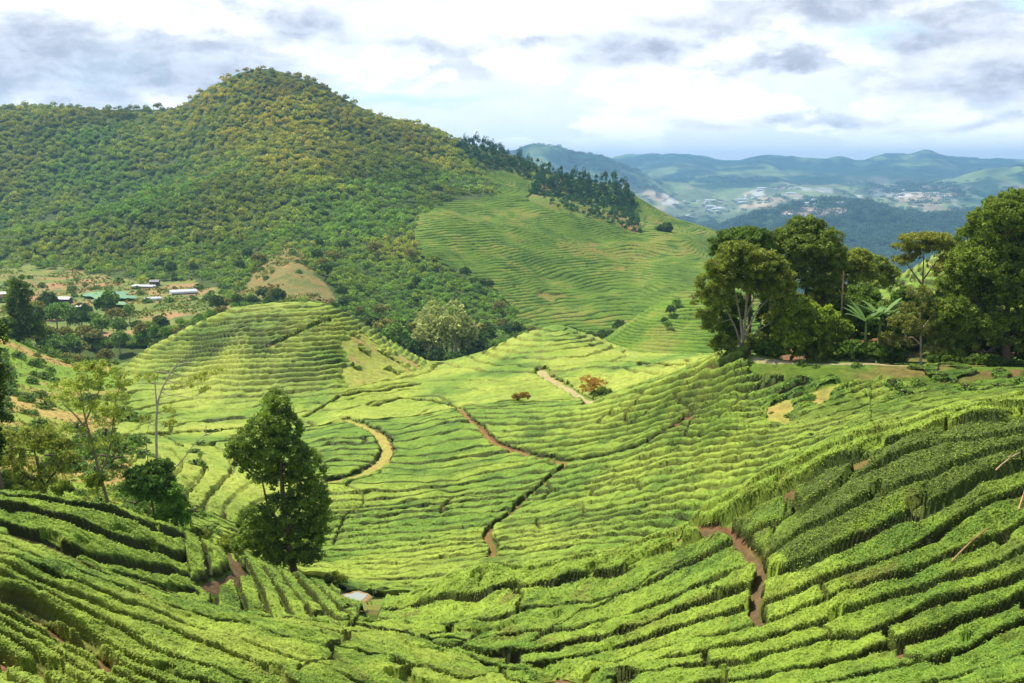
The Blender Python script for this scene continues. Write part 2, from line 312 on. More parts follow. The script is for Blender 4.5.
def landcover(x, y, z, D):
    t = (z-CZ)/D; px, py = pix(x/D, t)
    n1 = fbm(x/9., y/9., 21, 3); n2 = fbm(x/60., y/60., 22, 3)
    col = np.broadcast_to(GRASS*.75, x.shape+(3,)).copy()
    col = lerp(col, DRYG, np.clip(.3+n1*1.3, 0, .8))
    near = D < 300
    qx = px+(7*fbm(x/4., y/4., 401, 2)+4*fbm(x/1.2, y/1.2, 403, 2)); qy = py+5*fbm(x/4., y/4., 402, 2)
    fx = px+9*fbm(x/22., y/22., 404, 3); fy = py+7*fbm(x/22., y/22., 405, 3)
    nz = near & (D < 170)
    col[nz] = lerp(np.broadcast_to(SOILD*1.0, col[nz].shape), GRASS*.4, np.clip(.45+n1[nz]*1.6, 0, 1))
    m = np.hypot(x-POND[0], y-POND[1]) < 9+3*n1
    col[m] = lerp(np.broadcast_to(GRASS*.8, col[m].shape), C(.20, .14, .06), np.clip(n1[m]*2+.1, 0, .7))
    m = in_poly(qx, qy, POLY['knollbare']) & (D > 190) & (D < 300)
    col[m] = lerp(np.broadcast_to(C(.27, .30, .06), col[m].shape), C(.33, .23, .09), np.clip(fbm(x[m]/6, y[m]/6, 436, 4)*2.6+.1, 0, 1))
    m = in_poly(qx, qy, POLY['rightbare']) & (D < 140)
    col[m] = lerp(np.broadcast_to(C(.27, .30, .055), col[m].shape), C(.32, .20, .075), np.clip(n1[m]*2.2-.3, 0, .8))
    m = (D > 108) & (D < 128) & (px > 745)
    col[m] = lerp(np.broadcast_to(GRASS*.55, col[m].shape), SOILD*1.2, np.clip(n1[m]*2-.45, 0, .5))
    m = (px < 260) & (D > 74) & (D < 165)
    col[m] = lerp(lerp(np.broadcast_to(C(.19, .28, .03), col[m].shape), DRYG, np.clip(.3+n1[m]*1.8, 0, .9)), C(.08, .13, .02), np.clip(fbm(x[m]/3, y[m]/3, 437, 3)*2, 0, .7))
    m = (px < 140) & (D > 110) & (D < 320)
    col[m] = lerp(lerp(np.broadcast_to(GRASS*.9, col[m].shape), C(.38, .24, .09), np.clip(fbm(x[m]/14, y[m]/14, 435, 4)*2.6-.05, 0, .8)), DRYG, np.clip(n2[m]+.3, 0, .5))
    forest = (D > 320) & (D < 1500)
    col[forest] = C(.06, .09, .022)
    m = forest & in_poly(px, py, POLY['teahill'])
    col[m] = lerp(np.broadcast_to(C(.12, .17, .03), col[m].shape), C(.24, .15, .06), np.clip(fbm(x[m]/25, y[m]/25, 40, 3)*1.8, 0, .8))
    m = forest & in_poly(fx, fy, POLY['cone']) & (D > 480) & (D < 760)
    col[m] = lerp(np.broadcast_to(C(.19, .16, .055), col[m].shape), C(.36, .19, .075), np.clip(fbm(x[m]/18, y[m]/18, 433, 4)*2.0-.5+((px[m] > 283) & (py[m] < 268))*.8, 0, 1)); col[m] = lerp(col[m], C(.10, .14, .035), np.clip(fbm(x[m]/8, y[m]/8, 434, 3)*2.2, 0, .8))
    m = forest & in_poly(fx, fy, POLY['farms'])
    cc = lerp(np.broadcast_to(C(.17, .20, .05), col[m].shape), C(.34, .20, .10), np.clip(fbm(x[m]/22, y[m]/22, 431, 4)*3.0-.15, 0, .9))
    col[m] = lerp(cc, C(.09, .15, .035), np.clip(n1[m]*3, 0, .85))
    far = D >= 1500
    c = lerp(np.broadcast_to(C(.028, .07, .042), col[far].shape), C(.15, .22, .09), np.clip(fbm(x[far]/600, y[far]/600, 51, 4)*2.0+fbm(x[far]/140, y[far]/220, 52, 3)*1.6-.05, 0, 1))
    Df = D[far]
    val = np.exp(-((py[far]-205)/16.)**2)*(Df > 4500)*np.clip(fbm(x[far]/520, y[far]/700, 57, 3)*3+.45, 0, 1)
    c = lerp(c, C(.22, .27, .13), val*.75)
    f2 = np.clip(fbm(x[far]/170, y[far]/260, 61, 3)*5-.55, 0, 1)*np.clip(val*2, 0, 1)
    c = lerp(c, C(.42, .33, .22), f2*.8)
    f4 = np.clip(fbm(x[far]/130+40, y[far]/330, 71, 3)*6-1.9, 0, .8)*np.clip(val*2.5, 0, 1)
    c = lerp(c, C(.50, .50, .50), f4*.8)
    dk = (Df > 2800) & (Df < 4700); c[dk] = lerp(c[dk]*.7, C(.045, .09, .06), .5*np.ones(dk.sum()))  # dark woods tone, also standing in for cloud shadow on this hill
    f3 = ((px[far] > 780) & (px[far] < 850) & (py[far] > 207) & (py[far] < 220) & (fbm(x[far]/90, y[far]/150, 63, 2) > -.05) & dk)
    c[f3] = C(.45, .36, .29)
    col[far] = c
    return col, px, py
def grid_faces(nr, nc):
    i = np.arange(nr-1)[:, None]*nc; k = np.arange(nc-1)[None]
    return np.stack([i+k, i+k+1, i+nc+k+1, i+nc+k], -1).reshape(-1, 4)
def terrain_piece(name, svals, lvals, mat, label, drop=None):
    S, Lm = np.meshgrid(svals, lvals); D = np.exp(Lm); x = S*D; y = D; z = ground(x, y)
    col, px, py = landcover(x.ravel(), y.ravel(), z.ravel(), y.ravel())
    if drop is not None: z = z+drop(x, y)
    o = mesh_obj(name, np.stack([x, y, z], -1).reshape(-1, 3), grid_faces(len(lvals), len(svals)), mat, col)
    return tag(o, label, None, None, 'structure')
def spread_s(step):
    core = np.arange(-.60, .60+step/2, step)
    left = -.60-np.geomspace(step, .34, 26)[::-1]; right = .60+np.geomspace(step, .34, 26)
    return np.concatenate([left, core, right])
LB = math.log(1500)
terrain_piece('ground', spread_s(.0022), np.concatenate([np.linspace(L0, math.log(24), 60)[:-1], np.linspace(math.log(24), LB, 900)]), M_ground, 'rolling valley floor and hill slopes')
sfar = spread_s(.0012)
terrain_piece('far_hills', sfar, np.linspace(LB-.002, L1, 520), M_far, 'distant wooded hills and valley')
# land round and behind the viewpoint, down to a wide base sheet
MBg = MB()
a = np.linspace(0, 2*math.pi, 97); rr = np.array([0, 4, 12, 40, 160, 700, 3000, 15000])
zz = np.array([-1.9, -3.6, -12, -40, -110, -330, -600, -700])
gv = []
for r_, z_ in zip(rr, zz):
    gv.append(np.stack([r_*np.cos(a), r_*np.sin(a), np.where(np.sin(a) > -.15, CZ+z_*1.0-(3 if r_ > 3 else 0)-np.clip(r_, 0, 400)*.25*(r_ > 13), CZ+z_*.35)], -1))
gv = np.concatenate(gv)
hid = (gv[:, 1] > 0) & (np.hypot(gv[:, 0], gv[:, 1]) > 3)
gv[hid, 2] -= 3+.2*np.hypot(gv[hid, 0], gv[hid, 1]).clip(0, 800)
MBg.add(gv, grid_faces(len(rr), 97), GRASS*.6)
tag(MBg.build('ground', M_ground), 'grassy ground around the viewpoint', None, None, 'structure')
# ------------------------------------------------------------------ tea rows: each field has a row field phi(x, y); rows lie between whole values
def tps(lines, Dmin, Dmax, scale, smoothing=.02):
    P = []; V = []
    for k, pts in lines:
        h = trace(pts, Dmin, Dmax, 22)
        P.append(h[:, :2]); V.append(np.full(len(h), float(k)))
    P = np.concatenate(P)/scale; V = np.concatenate(V); n = len(P)
    def K(A, B):
        d2 = ((A[:, None]-B[None])**2).sum(-1)+1e-9; return d2*np.log(d2)*.5
    A = np.zeros((n+3, n+3)); A[:n, :n] = K(P, P)+np.eye(n)*smoothing; A[:n, n] = 1; A[:n, n+1:] = P; A[n, :n] = 1; A[n+1:, :n] = P.T
    w = np.linalg.solve(A, np.concatenate([V, [0, 0, 0]]))
    def f(x, y):
        out = np.empty(x.shape); Q = np.stack([x, y], -1)/scale
        for i in range(0, len(Q), 60000):
            q = Q[i:i+60000]; out[i:i+60000] = K(q, P)@w[:n]+w[n]+q@w[n+1:]
        return out
    return f
phiA = tps([(0, [(-20,542),(0,548),(67,567),(134,589),(200,612),(267,625),(342,632),(445,655)]),
            (3, [(-20,575),(0,583),(33,597),(87,618),(140,637),(187,652),(233,668),(267,683)]),
            (1.5, [(0,566),(60,585),(120,607),(190,632),(260,650),(330,668)]),
            (5, [(-20,596),(0,605),(27,615),(60,635),(93,655),(133,680)]),
            (6.7, [(0,625),(33,642),(67,658),(100,682)]), (9, [(0,652),(30,668),(50,683)])], 22, 47.5, 10)
phiB = tps([(0, [(-20,499),(0,500),(60,508),(130,521),(200,546)]), (1, [(0,506),(67,512),(100,520),(133,530),(180,545)]),
            (2, [(0,517),(40,523),(67,533),(100,547),(140,557),(183,570)]), (3, [(0,538),(33,545),(67,565),(100,577),(180,583)]),
            (4, [(0,552),(40,562),(67,574),(100,588),(180,602)])], 43, 75, 10)
phiB2 = tps([(0, [(190,556),(196,575),(198,600)]), (1, [(214,553),(224,580),(232,612)]), (2, [(232,560),(246,590),(258,622)]), (3, [(250,567),(266,590),(280,625)]),
             (4, [(268,574),(283,596),(300,624)]), (5, [(285,580),(300,600),(318,620)]), (6, [(303,586),(318,602),(333,618)]), (7, [(322,592),(334,604),(346,616)])], 46, 76, 10)
phiC = tps([(0, [(432,590),(455,576),(482,571),(529,572),(575,562),(626,550),(684,527),(704,514),(784,468),(864,434),(917,424),(1024,401)]),
            (1, [(428,598),(452,584),(482,577),(529,580),(576,571),(605,562),(640,552),(700,524),(784,482),(850,450)]),
            (2, [(425,606),(482,600),(529,597),(576,588),(619,577),(662,558),(700,540),(734,518),(784,496),(827,475),(900,446),(1024,425)]),
            (3, [(419,628),(469,630),(516,618),(569,610),(609,603),(642,588),(690,568),(751,545),(807,508),(851,482),(940,445),(1024,440)]),
            (4.2, [(442,648),(502,646),(529,640),(576,635),(626,625),(690,594),(764,565),(831,522),(900,485),(1024,455)]),
            (6, [(600,655),(684,628),(727,612),(761,602),(831,572),(891,540),(961,510),(1024,485)]),
            (7.5, [(684,648),(761,632),(851,595),(917,572),(984,542),(1024,524)]),
            (9, [(700,662),(764,655),(831,624),(897,605),(951,588),(1024,558)]),
            (10, [(761,668),(834,645),(901,624),(967,602),(1024,580)]),
            (12, [(870,682),(917,660),(967,642),(1024,618)]), (13.3, [(961,683),(1024,650)])], 24, 66, 10)
phiD = tps([(0, [(576,405),(609,399),(643,388),(684,373),(715,360)]),
            (1, [(560,410),(609,405),(650,394),(684,384),(717,375),(760,362)]),
            (3, [(459,420),(509,420),(560,418),(609,413),(642,405),(684,395),(717,387),(777,364)]),
            (5, [(386,443),(459,430),(509,432),(556,430),(626,420),(684,405),(751,391),(804,368)]),
            (8, [(380,462),(439,460),(500,450),(572,447),(626,435),(684,417),(757,413),(834,390),(880,374)]),
            (11, [(342,478),(439,480),(526,463),(600,455),(684,433),(767,427),(834,410),(891,390),(960,382)]),
            (14, [(342,505),(449,495),(540,482),(620,468),(684,450),(794,441),(851,424),(940,402)]),
            (18, [(300,530),(400,520),(489,512),(580,498),(684,478),(764,462)]),
            (22, [(342,548),(420,543),(489,535),(576,525),(684,503)]),
            (27, [(320,572),(400,571),(470,562),(560,550),(620,542)])], 84, 170, 25)
# terrace-like rows that follow the height lines on the knolls beyond
def contour(dz, tilt, seed):
    def f(x, y):
        z = ground(x, y)-relief(x, y, y)
        return (z+tilt*y*.05-tilt*x*.03)/dz + .5*fbm(x/16., y/16., seed, 2)
    return f
phiE = contour(1.0, 2.4, 91); phiR = contour(.9, 1.2, 93); phiFar = contour(1.35, 1.0, 95)
FIELDS = {1: ('near left slope', phiA), 2: ('long left mound', phiB), 3: ('rounded end of left mound', phiB2), 4: ('right ridge slope', phiC),
          5: ('broad middle slope', phiD), 6: ('knolls', phiE), 7: ('terrace hill behind the right trees', phiR)}
def prof(t, edge=.2):
    """rounded flat-topped hedge across one row, t 0..1"""
    d = np.minimum(t, 1-t); u = np.clip(d/edge, 0, 1)
    return np.sqrt(np.clip(1-(1-u)**2.2, 0, 1))
TEA_OLD = C(.050, .115, .018); TEA_MID = C(.165, .285, .034); TEA_NEW = C(.310, .425, .052); TEA_BROWN = C(.15, .10, .035); TEA_PALE = C(.42, .48, .080)
def tea_grid(svals, lvals):
    S, Lm = np.meshgrid(svals, lvals); shp = S.shape
    s = S.ravel(); l = Lm.ravel(); D = np.exp(l); x = s*D; y = D; z = ground(x, y)
    px, py = pix(s, (z-CZ)/D)
    lC, lD, lF, lG, lJ, lK, lN = (curve_l(k, s) for k in ('C', 'Dd', 'F', 'G', 'J', 'K', 'N'))
    fid = np.zeros(s.shape, int)
    jog = .004*fbm(x/3, y/3, 77, 2)
    # the near-left slope ends along a line that meets the frame's foot near pixel 500
    bz = 372-(py-600)*.45+5*fbm(x/2, y/2, 88, 2)
    bs = np.clip(455+(py-660)*1.7, 430, 530)+7*fbm(x/1.5, y/1.5, 89, 2)
    fid[(l < lC+.02) & (px < bs)] = 1
    fid[(l >= lC+.02) & (l < lG-.02) & (px < 192+8*fbm(y/3, x/9, 5, 1))] = 2
    fid[(l >= lC+.02) & (l < lG-.02) & (px >= 192+8*fbm(y/3, x/9, 5, 1)) & (px < bz)] = 3
    fid[(l < lG-.05) & (((px >= bz) & (l >= lC+.02)) | (px >= bs) & (l < lC+.02))] = 4
    bx = 30*fbm(x/14, y/14, 87, 3)
    fid[(l >= lG) & (l < lJ+.03) & (px > 170+bx)] = 5
    fid[(l >= lJ+.03) & (l < lN) & (px > 112+bx*.8) & (px < 735)] = 6
    fid[(l >= lG) & (l < lJ+.03) & (px > 125+bx) & (px <= 300-(D-125)*.6+bx) & (D > 110+bx*.4)] = 6
    fid[(l >= lK+.05) & (l < lN) & (px >= 790) & (D > 141)] = 7
    # bare places
    qx = px+(7*fbm(x/4., y/4., 401, 2)+4*fbm(x/1.2, y/1.2, 403, 2)); qy = py+5*fbm(x/4., y/4., 402, 2)
    soft = np.zeros(s.shape); m_ = fid == 5; soft[m_] = soft_poly(qx[m_], qy[m_], POLY['rightbare'], 6)*np.clip(1.1+2*fbm(x[m_]/3.5, y[m_]/3.5, 14, 2), 0, 1)
    fid[(fid == 5) & (px > 750) & (l > lJ-.035-.03*np.clip((px-880)/60, 0, 1)) & (fbm(x/2.5, y/2.5, 15, 2) > -.3)] = 0
    m_ = fid == 6; soft[m_] = soft_poly(qx[m_], qy[m_], POLY['knollbare'], 6)*np.clip(1.1+2*fbm(x[m_]/5, y[m_]/5, 16, 2), 0, 1)
    fid[(px > 225+bx*.3) & (px < 335) & (D > 80) & (D < 92+bx*.15)] = 0
    fid[(px < 190+bx) & (D > 76) & (D < 108+bx*.4)] = 0
    m_ = fid == 4; soft[m_] = soft_poly(qx[m_], qy[m_], [(532,686),(560,676),(584,680),(600,697),(525,697)], 8)
    fid[soft > .8] = 0
    pond = np.hypot((x-POND[0])/1.6, (y-POND[1])/2.6) < 1.35
    fid[pond | ((np.hypot(x-POND[0], (y-POND[1]+1)/1.8) < 1.9) & (D > 70)) | ((px > 343) & (px < 366+3*fbm(y, x, 90, 1)) & (D > 68) & (D < POND[1]+1.5))] = 0
    phi = np.zeros(s.shape)
    for k, (nm, f) in FIELDS.items():
        m = fid == k
        if m.any(): phi[m] = f(x[m], y[m])*{4: .86, 5: .9}.get(k, 1)+(.45 if k == 3 else 0)
    wob = .13*fbm(x/2.6, y/2.6, 33, 2)+(.16+.14*((fid == 4) | (fid == 1)))*fbm(x/9., y/9., 34, 2)
    phi = phi+np.where(fid == 2, .5, np.where(fid == 3, .6, np.where(fid >= 6, .5, 1)))*wob
    row = np.floor(phi).astype(int); t = phi-row
    # distance of one whole row step, to keep the gap between hedges a fixed real width
    ph = phi.reshape(shp); X = x.reshape(shp); Y = y.reshape(shp)
    gx = np.gradient(ph, axis=1)/(np.gradient(X, axis=1)+1e-9)
    dYl = np.gradient(Y, axis=0); dXl = np.gradient(X, axis=0)
    gy = (np.gradient(ph, axis=0)-gx*dXl)/(dYl+1e-9)
    g = np.clip(np.hypot(gx, gy).ravel(), .15, 3.0); width = 1/g
        # some furrows close up: neighbouring hedges grown together, more so far out
    grown = np.clip(.5+1.7*fbm(x/7.+row*1.7, y/7.-row*2.3, 66, 2), 0, 1)
    close = np.where(D > 70, .35, .18)
    maj = _h(np.floor(phi+.5).astype(int), fid, 17); maj = np.where(fid == 2, 1.0, maj); flo = np.where(D < 76, np.where(fid == 2, .30, .22), .33)*(.65+1.2*maj**2)*(1+.6*fbm(x/2., y/2., 67, 2)); flo = np.minimum(flo, .22*width); side = np.minimum(.12, .15*width)
    du = np.clip((np.minimum(t, 1-t)*width-flo)/side, 0, 1); hp = np.clip(1-(1-du)**2.6, 0, 1)**.5
    gk = np.clip((grown-.62-.35*(maj > .72))/.12, 0, 1); hp = hp+(1-hp)*gk*np.where(D > 76, .55, .25)
    minor = (D > 76)*(maj < .3)*.3; hp = hp+(1-hp)*minor
    # gaps across the rows
    rh = _h(row, fid, 5); per = 9+9*rh; u = np.mod(x+rh*50+.35*fbm(x, y, 3, 1), per)
    cut = (np.abs(u) < .26) & ((fid == 3) | (fid == 4)) & (_h(row, np.floor((x+rh*50)/per).astype(int), 8) > .45)
    crease = np.where(fid == 5, (np.abs(fbm(x/13., y/13., 610, 2)) < .016) & (fbm(x/30, y/30, 611, 1) > -.05), (np.abs(fbm(x/5.5, y/5.5, 612, 2)) < .030) & (fbm(x/9, y/9, 613, 1) > -.15))
    cut = cut | (crease & (fid != 2) & (fid <= 5))
    H = np.choose(fid, [0, .68, .82, .8, .84, .78, .8, .75])*(1+.22*fbm(x/4, y/4, 44, 2))
    H = H*np.where(D > 200, 1.15, 1)*(1+.16*fbm(x/1.15, y/1.15, 45, 1)*(D < 90)); H = np.where((D < 76) & (fbm(x/1.2, y/1.2, 46, 1) > .74), H*.35, H); H = np.where((fid == 5) & (px > 870) & (D > 88), H*.55, H)
    tm = track_mask(x, y)+.6*fbm(x/.9, y/.9, 68, 2)
    cd = dist_lines(x, y, CUTS)
    k = np.clip((tm-1)/.5, 0, 1)*np.clip((cd-.3)/.4, 0, 1)
    k = np.where(fid == 0, 0, k)
    # field borders
    fg = fid.reshape(shp); bd = np.zeros(shp, bool)
    bd[:, 1:] |= fg[:, 1:] != fg[:, :-1]; bd[1:] |= fg[1:] != fg[:-1]
    bd2 = bd.copy(); bd2[:, :-1] |= bd[:, 1:]; bd2[:-1] |= bd[1:]; bd2[:, 1:] |= bd[:, :-1]; bd2[1:] |= bd[:-1]
    k = np.where(bd2.ravel() & ~((px > 435) & (px < 545) & (D < 50)) & ~((px > 160) & (px < 225) & (D < 76)), 0, k)
    hh = H*hp*k*np.where(cut, .25, 1)*(1-np.clip(soft, 0, .8)*1.1)
    ng = np.clip((D-25)/60, 0, 1)
    tex = np.where(D < 70, .085*fbm(x/.55, y/.55, 12, 3)+.05*fbm(x/.17, y/.17, 13, 2), np.where(D < 120, .10*fbm(x/.9, y/.9, 14, 1), .11*fbm(x/1.9, y/1.9, 15, 1)))*(1+.6*ng)
    z2 = z-.06+hh+tex*np.clip(hh*2.2, 0, 1)
    act = (k > .12) & (fid > 0)
    # colour: fresh flush, older leaf, bare stems, plus furrow shade painted into hedge sides
    pn = fbm(x/14., y/14., 81, 3); pf = fbm(x/3.2, y/3.2, 82, 2); ps = fbm(x/.5, y/.5, 83, 2)*(D < 75)
    c = lerp(np.broadcast_to(TEA_MID, s.shape+(3,)), TEA_NEW, np.clip(.48+pn*.9+pf*.55+ps*.35, 0, 1))
    c = lerp(c, TEA_OLD, np.clip(-.12-pf*.9-ps*.5, 0, .6))
    c = lerp(c, TEA_BROWN, np.clip(fbm(x/2.1, y/2.1, 85, 3)*1.6-.42, 0, .55)*((fid == 4) | (D < 46)))
    od_ = (fid == 5) & (px > 770) & (py < 440-(px-770)*.1); c[od_] = lerp(c[od_], TEA_OLD, np.clip(.5+pf[od_]*1.3, 0, .85)); hq = (np.where(cut, .25, 1)*hp*k).reshape(shp); hm = hq.copy(); hm[1:] = np.minimum(hm[1:], hq[:-1]); hm[:-1] = np.minimum(hm[:-1], hq[1:]); hm[:, 1:] = np.minimum(hm[:, 1:], hq[:, :-1]); hm[:, :-1] = np.minimum(hm[:, :-1], hq[:, 1:]); wv = np.where(D < 76, .62, .42).reshape(shp); hq = ((1-wv)*hq+wv*hm).ravel(); c = lerp(c, C(.034, .038, .012), np.clip(1.6-hq*1.7+ps*.25, 0, .95)*(fid > 0)*(soft < .2))  # hedge sides and furrow floors darkened: bare stems and painted shade together
    upright = (fid == 4) & in_poly(px, py, [(690,540),(784,490),(864,456),(950,436),(1040,416),(1040,590),(900,590),(800,590),(764,560),(735,545)])
    c[upright] = lerp(c[upright], TEA_OLD*.8+.25*TEA_BROWN, np.clip(.62+pf[upright]*1.4-np.clip((py[upright]-520)/110, 0, .6), 0, .92))
    cr_ = (fid == 4) & (l > lF-.045); c[cr_] = lerp(c[cr_], TEA_NEW, .5)
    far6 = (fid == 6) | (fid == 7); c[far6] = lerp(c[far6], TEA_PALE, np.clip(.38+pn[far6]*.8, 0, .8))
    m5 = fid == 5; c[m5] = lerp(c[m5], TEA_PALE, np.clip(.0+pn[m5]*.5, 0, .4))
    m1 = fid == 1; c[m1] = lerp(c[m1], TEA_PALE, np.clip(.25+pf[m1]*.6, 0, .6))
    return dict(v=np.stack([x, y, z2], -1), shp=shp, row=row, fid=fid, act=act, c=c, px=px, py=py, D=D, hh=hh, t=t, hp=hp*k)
sv = np.arange(-.66, .68, .00125)
lv = np.concatenate([np.arange(math.log(22), math.log(76), .0014), np.arange(math.log(76), math.log(180), .0014), np.arange(math.log(180), math.log(325), .0018)])
G = tea_grid(sv, lv)
nr, nc = G['shp']
def quad_of(arr):
    a = arr.reshape(nr, nc); return a[:-1, :-1]
act = G['act'].reshape(nr, nc)
qa = (act[:-1, :-1] & act[1:, :-1] & act[:-1, 1:] & act[1:, 1:])
code = (G['fid']*4000+(G['row']+1500)).reshape(nr, nc)[:-1, :-1]
code = np.where(qa, code, 0)
# connected pieces by runs
comp = np.zeros(code.shape, int); par = [0]
def find(a):
    while par[a] != a: par[a] = par[par[a]]; a = par[a]
    return a
prev = []
for i in range(code.shape[0]):
    r_ = code[i]; ch = np.flatnonzero(np.diff(r_))+1; st_ = np.concatenate([[0], ch]); en = np.concatenate([ch, [len(r_)]])
    cur = []; j = 0
    for a0, b0 in zip(st_, en):
        v = r_[a0]
        if v == 0: continue
        lab = 0
        while j < len(prev) and prev[j][1] <= a0: j += 1
        jj = j
        while jj < len(prev) and prev[jj][0] < b0:
            if prev[jj][2] == v:
                p = find(prev[jj][3])
                if lab == 0: lab = p
                elif p != lab: par[max(p, lab)] = min(p, lab); lab = min(p, lab)
            jj += 1
        if lab == 0: par.append(len(par)); lab = len(par)-1
        comp[i, a0:b0] = lab; cur.append((a0, b0, v, lab))
    prev = cur
root = np.array([find(i) for i in range(len(par))]); comp = root[comp]
# visible share of each quad (front-to-back horizon sweep per bearing)
pyq = pix(np.zeros(nr*nc), (G['v'][:, 2]-CZ)/G['D'])[1].reshape(nr, nc)
hz = np.minimum.accumulate(pyq, axis=0); dv = np.zeros((nr, nc)); dv[1:] = hz[:-1]-hz[1:]
pxv = G['px'].reshape(nr, nc)
dv = np.where((pxv > 0) & (pxv < 1024) & (hz < 683), dv, 0)[1:, :-1]*1.25
area = np.bincount(comp.ravel(), weights=dv.ravel(), minlength=len(par)); area[0] = 0
cnt = np.bincount(comp.ravel(), minlength=len(par))
order = np.argsort(-area); order = order[area[order] > 90][:285]
big = set(order.tolist())
print('tea pieces', (cnt[1:] > 0).sum(), 'objects', len(big), 'smallest', area[order[-1]])
quads = grid_faces(nr, nc); compf = comp.ravel()
# little leaf blades standing on the near hedges
def leaves_on(qi, n):
    """n leaves on the quads qi of the tea grid"""
    wq = np.cumsum((dvf[qi]+.02)*(G['hp'][quads[qi]].mean(1).clip(.02, 1)**4)); q = qi[np.searchsorted(wq, rng.random(n)*wq[-1]).clip(0, len(qi)-1)]; vs = G['v'][quads[q]]
    w = rng.random((n, 2)); p = (vs[:, 0]*(1-w[:, :1])+vs[:, 1]*w[:, :1])*(1-w[:, 1:])+(vs[:, 3]*(1-w[:, :1])+vs[:, 2]*w[:, :1])*w[:, 1:]
    D = p[:, 1]; size = (.024+.026*rng.random(n))*np.clip(D/38, .9, 3.0)
    az = rng.random(n)*2*math.pi; tilt = rng.normal(.12, .28, n)
    d = np.stack([np.cos(az)*np.cos(tilt), np.sin(az)*np.cos(tilt), np.sin(tilt)], -1); sd = np.stack([-np.sin(az), np.cos(az), rng.normal(0, .3, n)], -1)
    p = p+np.stack([np.zeros(n), np.zeros(n), .0+.03*rng.random(n)], -1)
    a_ = p; b_ = p+d*size[:, None]+sd*size[:, None]*.6; c_ = p+d*size[:, None]*2.1; e_ = p+d*size[:, None]-sd*size[:, None]*.6
    V = np.stack([a_, b_, c_, e_], 1).reshape(-1, 3)
    base = G['c'][quads[q][:, 0]]; k = rng.random(n)
    cc = lerp(base*.9, TEA_NEW*1.15, np.clip(k*1.3-.35, 0, .85)); cc = lerp(cc, TEA_OLD*.8, np.clip(.25-k, 0, .25)*2.6)
    return V, np.repeat(cc, 4, 0)
def tea_mesh(name, qi, leafn):
    f = quads[qi]; u, inv = np.unique(f, return_inverse=True); f2 = inv.reshape(-1, 4)
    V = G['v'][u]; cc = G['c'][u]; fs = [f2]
    if leafn > 0:
        lvv, lc = leaves_on(qi, leafn); n0 = len(V)
        V = np.concatenate([V, lvv]); cc = np.concatenate([cc, lc]); fs = [np.concatenate([f2, np.arange(len(lvv)).reshape(-1, 4)+n0])]
    return mesh_obj(name, V, fs, M_tea, cc)
idx_sorted = np.argsort(compf, kind='stable'); bounds = np.searchsorted(compf[idx_sorted], np.arange(len(par)+1))
Dq = G['D'][quads[:, 0]]
dvf = dv.ravel()
info = []
for cidx in order:
    qi = idx_sorted[bounds[cidx]:bounds[cidx+1]]
    m = qi[dvf[qi] > 0]
    info.append(dict(c=cidx, qi=qi, fid=int(G['fid'][quads[qi[0], 0]]), row=int(G['row'][quads[qi[0], 0]]),
                     px=float(np.average(G['px'][quads[m, 0]], weights=dvf[m])), py=float(np.average(G['py'][quads[m, 0]], weights=dvf[m])), a=float(area[cidx]),
                     x0=float(G['px'][quads[m, 0]].min()), x1=float(G['px'][quads[m, 0]].max()), D=float(np.mean(Dq[m]))))
def ordn(n):
    if 10 <= n % 100 <= 20: return f'{n}th'
    return f"{n}{ {1:'st',2:'nd',3:'rd'}.get(n % 10, 'th')}"
where = {1: 'the near left slope', 2: 'the long left mound', 3: 'the rounded mound end', 4: 'the near right ridge', 5: 'the broad middle slope', 6: 'the knolls', 7: 'the back terrace'}
frm = {1: 'below its crest', 2: 'below its crest', 3: 'from the left', 4: 'below the ridge line', 5: 'below the crest', 6: 'from the top', 7: 'from the top'}
byf = {}
for d in info:
    k6 = d['fid']
    if k6 == 6: k6 = 61 if d['px'] < 435 else 62
    byf.setdefault(k6, []).append(d)
where[61] = 'the left knoll'; where[62] = 'the central knoll'; frm[61] = frm[62] = 'from the top'
used_labels = set()
for k6, L_ in byf.items():
    rows = sorted(set(d['row'] for d in L_), reverse=(k6 in (61, 62, 7)))
    for ri, rw in enumerate(rows):
        seg = sorted([d for d in L_ if d['row'] == rw], key=lambda d: d['px'])
        for si, d in enumerate(seg):
            size = 'long' if d['x1']-d['x0'] > 160 else ('short' if d['x1']-d['x0'] < 50 else 'clipped')
            part_ = '' if len(seg) == 1 else (f', {ordn(si+1)} piece' if len(seg) > 2 else (', left piece' if si == 0 else ', right piece'))
            lab = f"{size} hedge on {where[k6]}, row {ri+1} {frm[k6]}{part_}"
            while lab in used_labels: lab += ' (small)'
            used_labels.add(lab)
            den = 1.0 if d['D'] < 60 else (.8 if d['D'] < 90 else .5)
            o = tea_mesh('tea_hedge', d['qi'], int(d['a']*.62*den*1.5))
            tag(o, lab, 'tea hedge', 'tea hedges on '+where[k6])
            recentre(o, G['v'][quads[d['qi'][len(d['qi'])//2], 0]])
rest = np.flatnonzero((compf > 0) & ~np.isin(compf, order))
near = rest[Dq[rest] < 76]; farr = rest[Dq[rest] >= 76]
if len(near): tag(tea_mesh('tea_bushes', near, int(dvf[near].sum()*.9)), 'small tea bushes filling gaps between the near hedges', 'tea bushes', None, 'stuff')
tag(tea_mesh('tea_bushes', farr, int(dvf[farr].sum()*.4)), 'clipped tea rows covering the middle slopes and knolls', 'tea bushes', None, 'stuff')
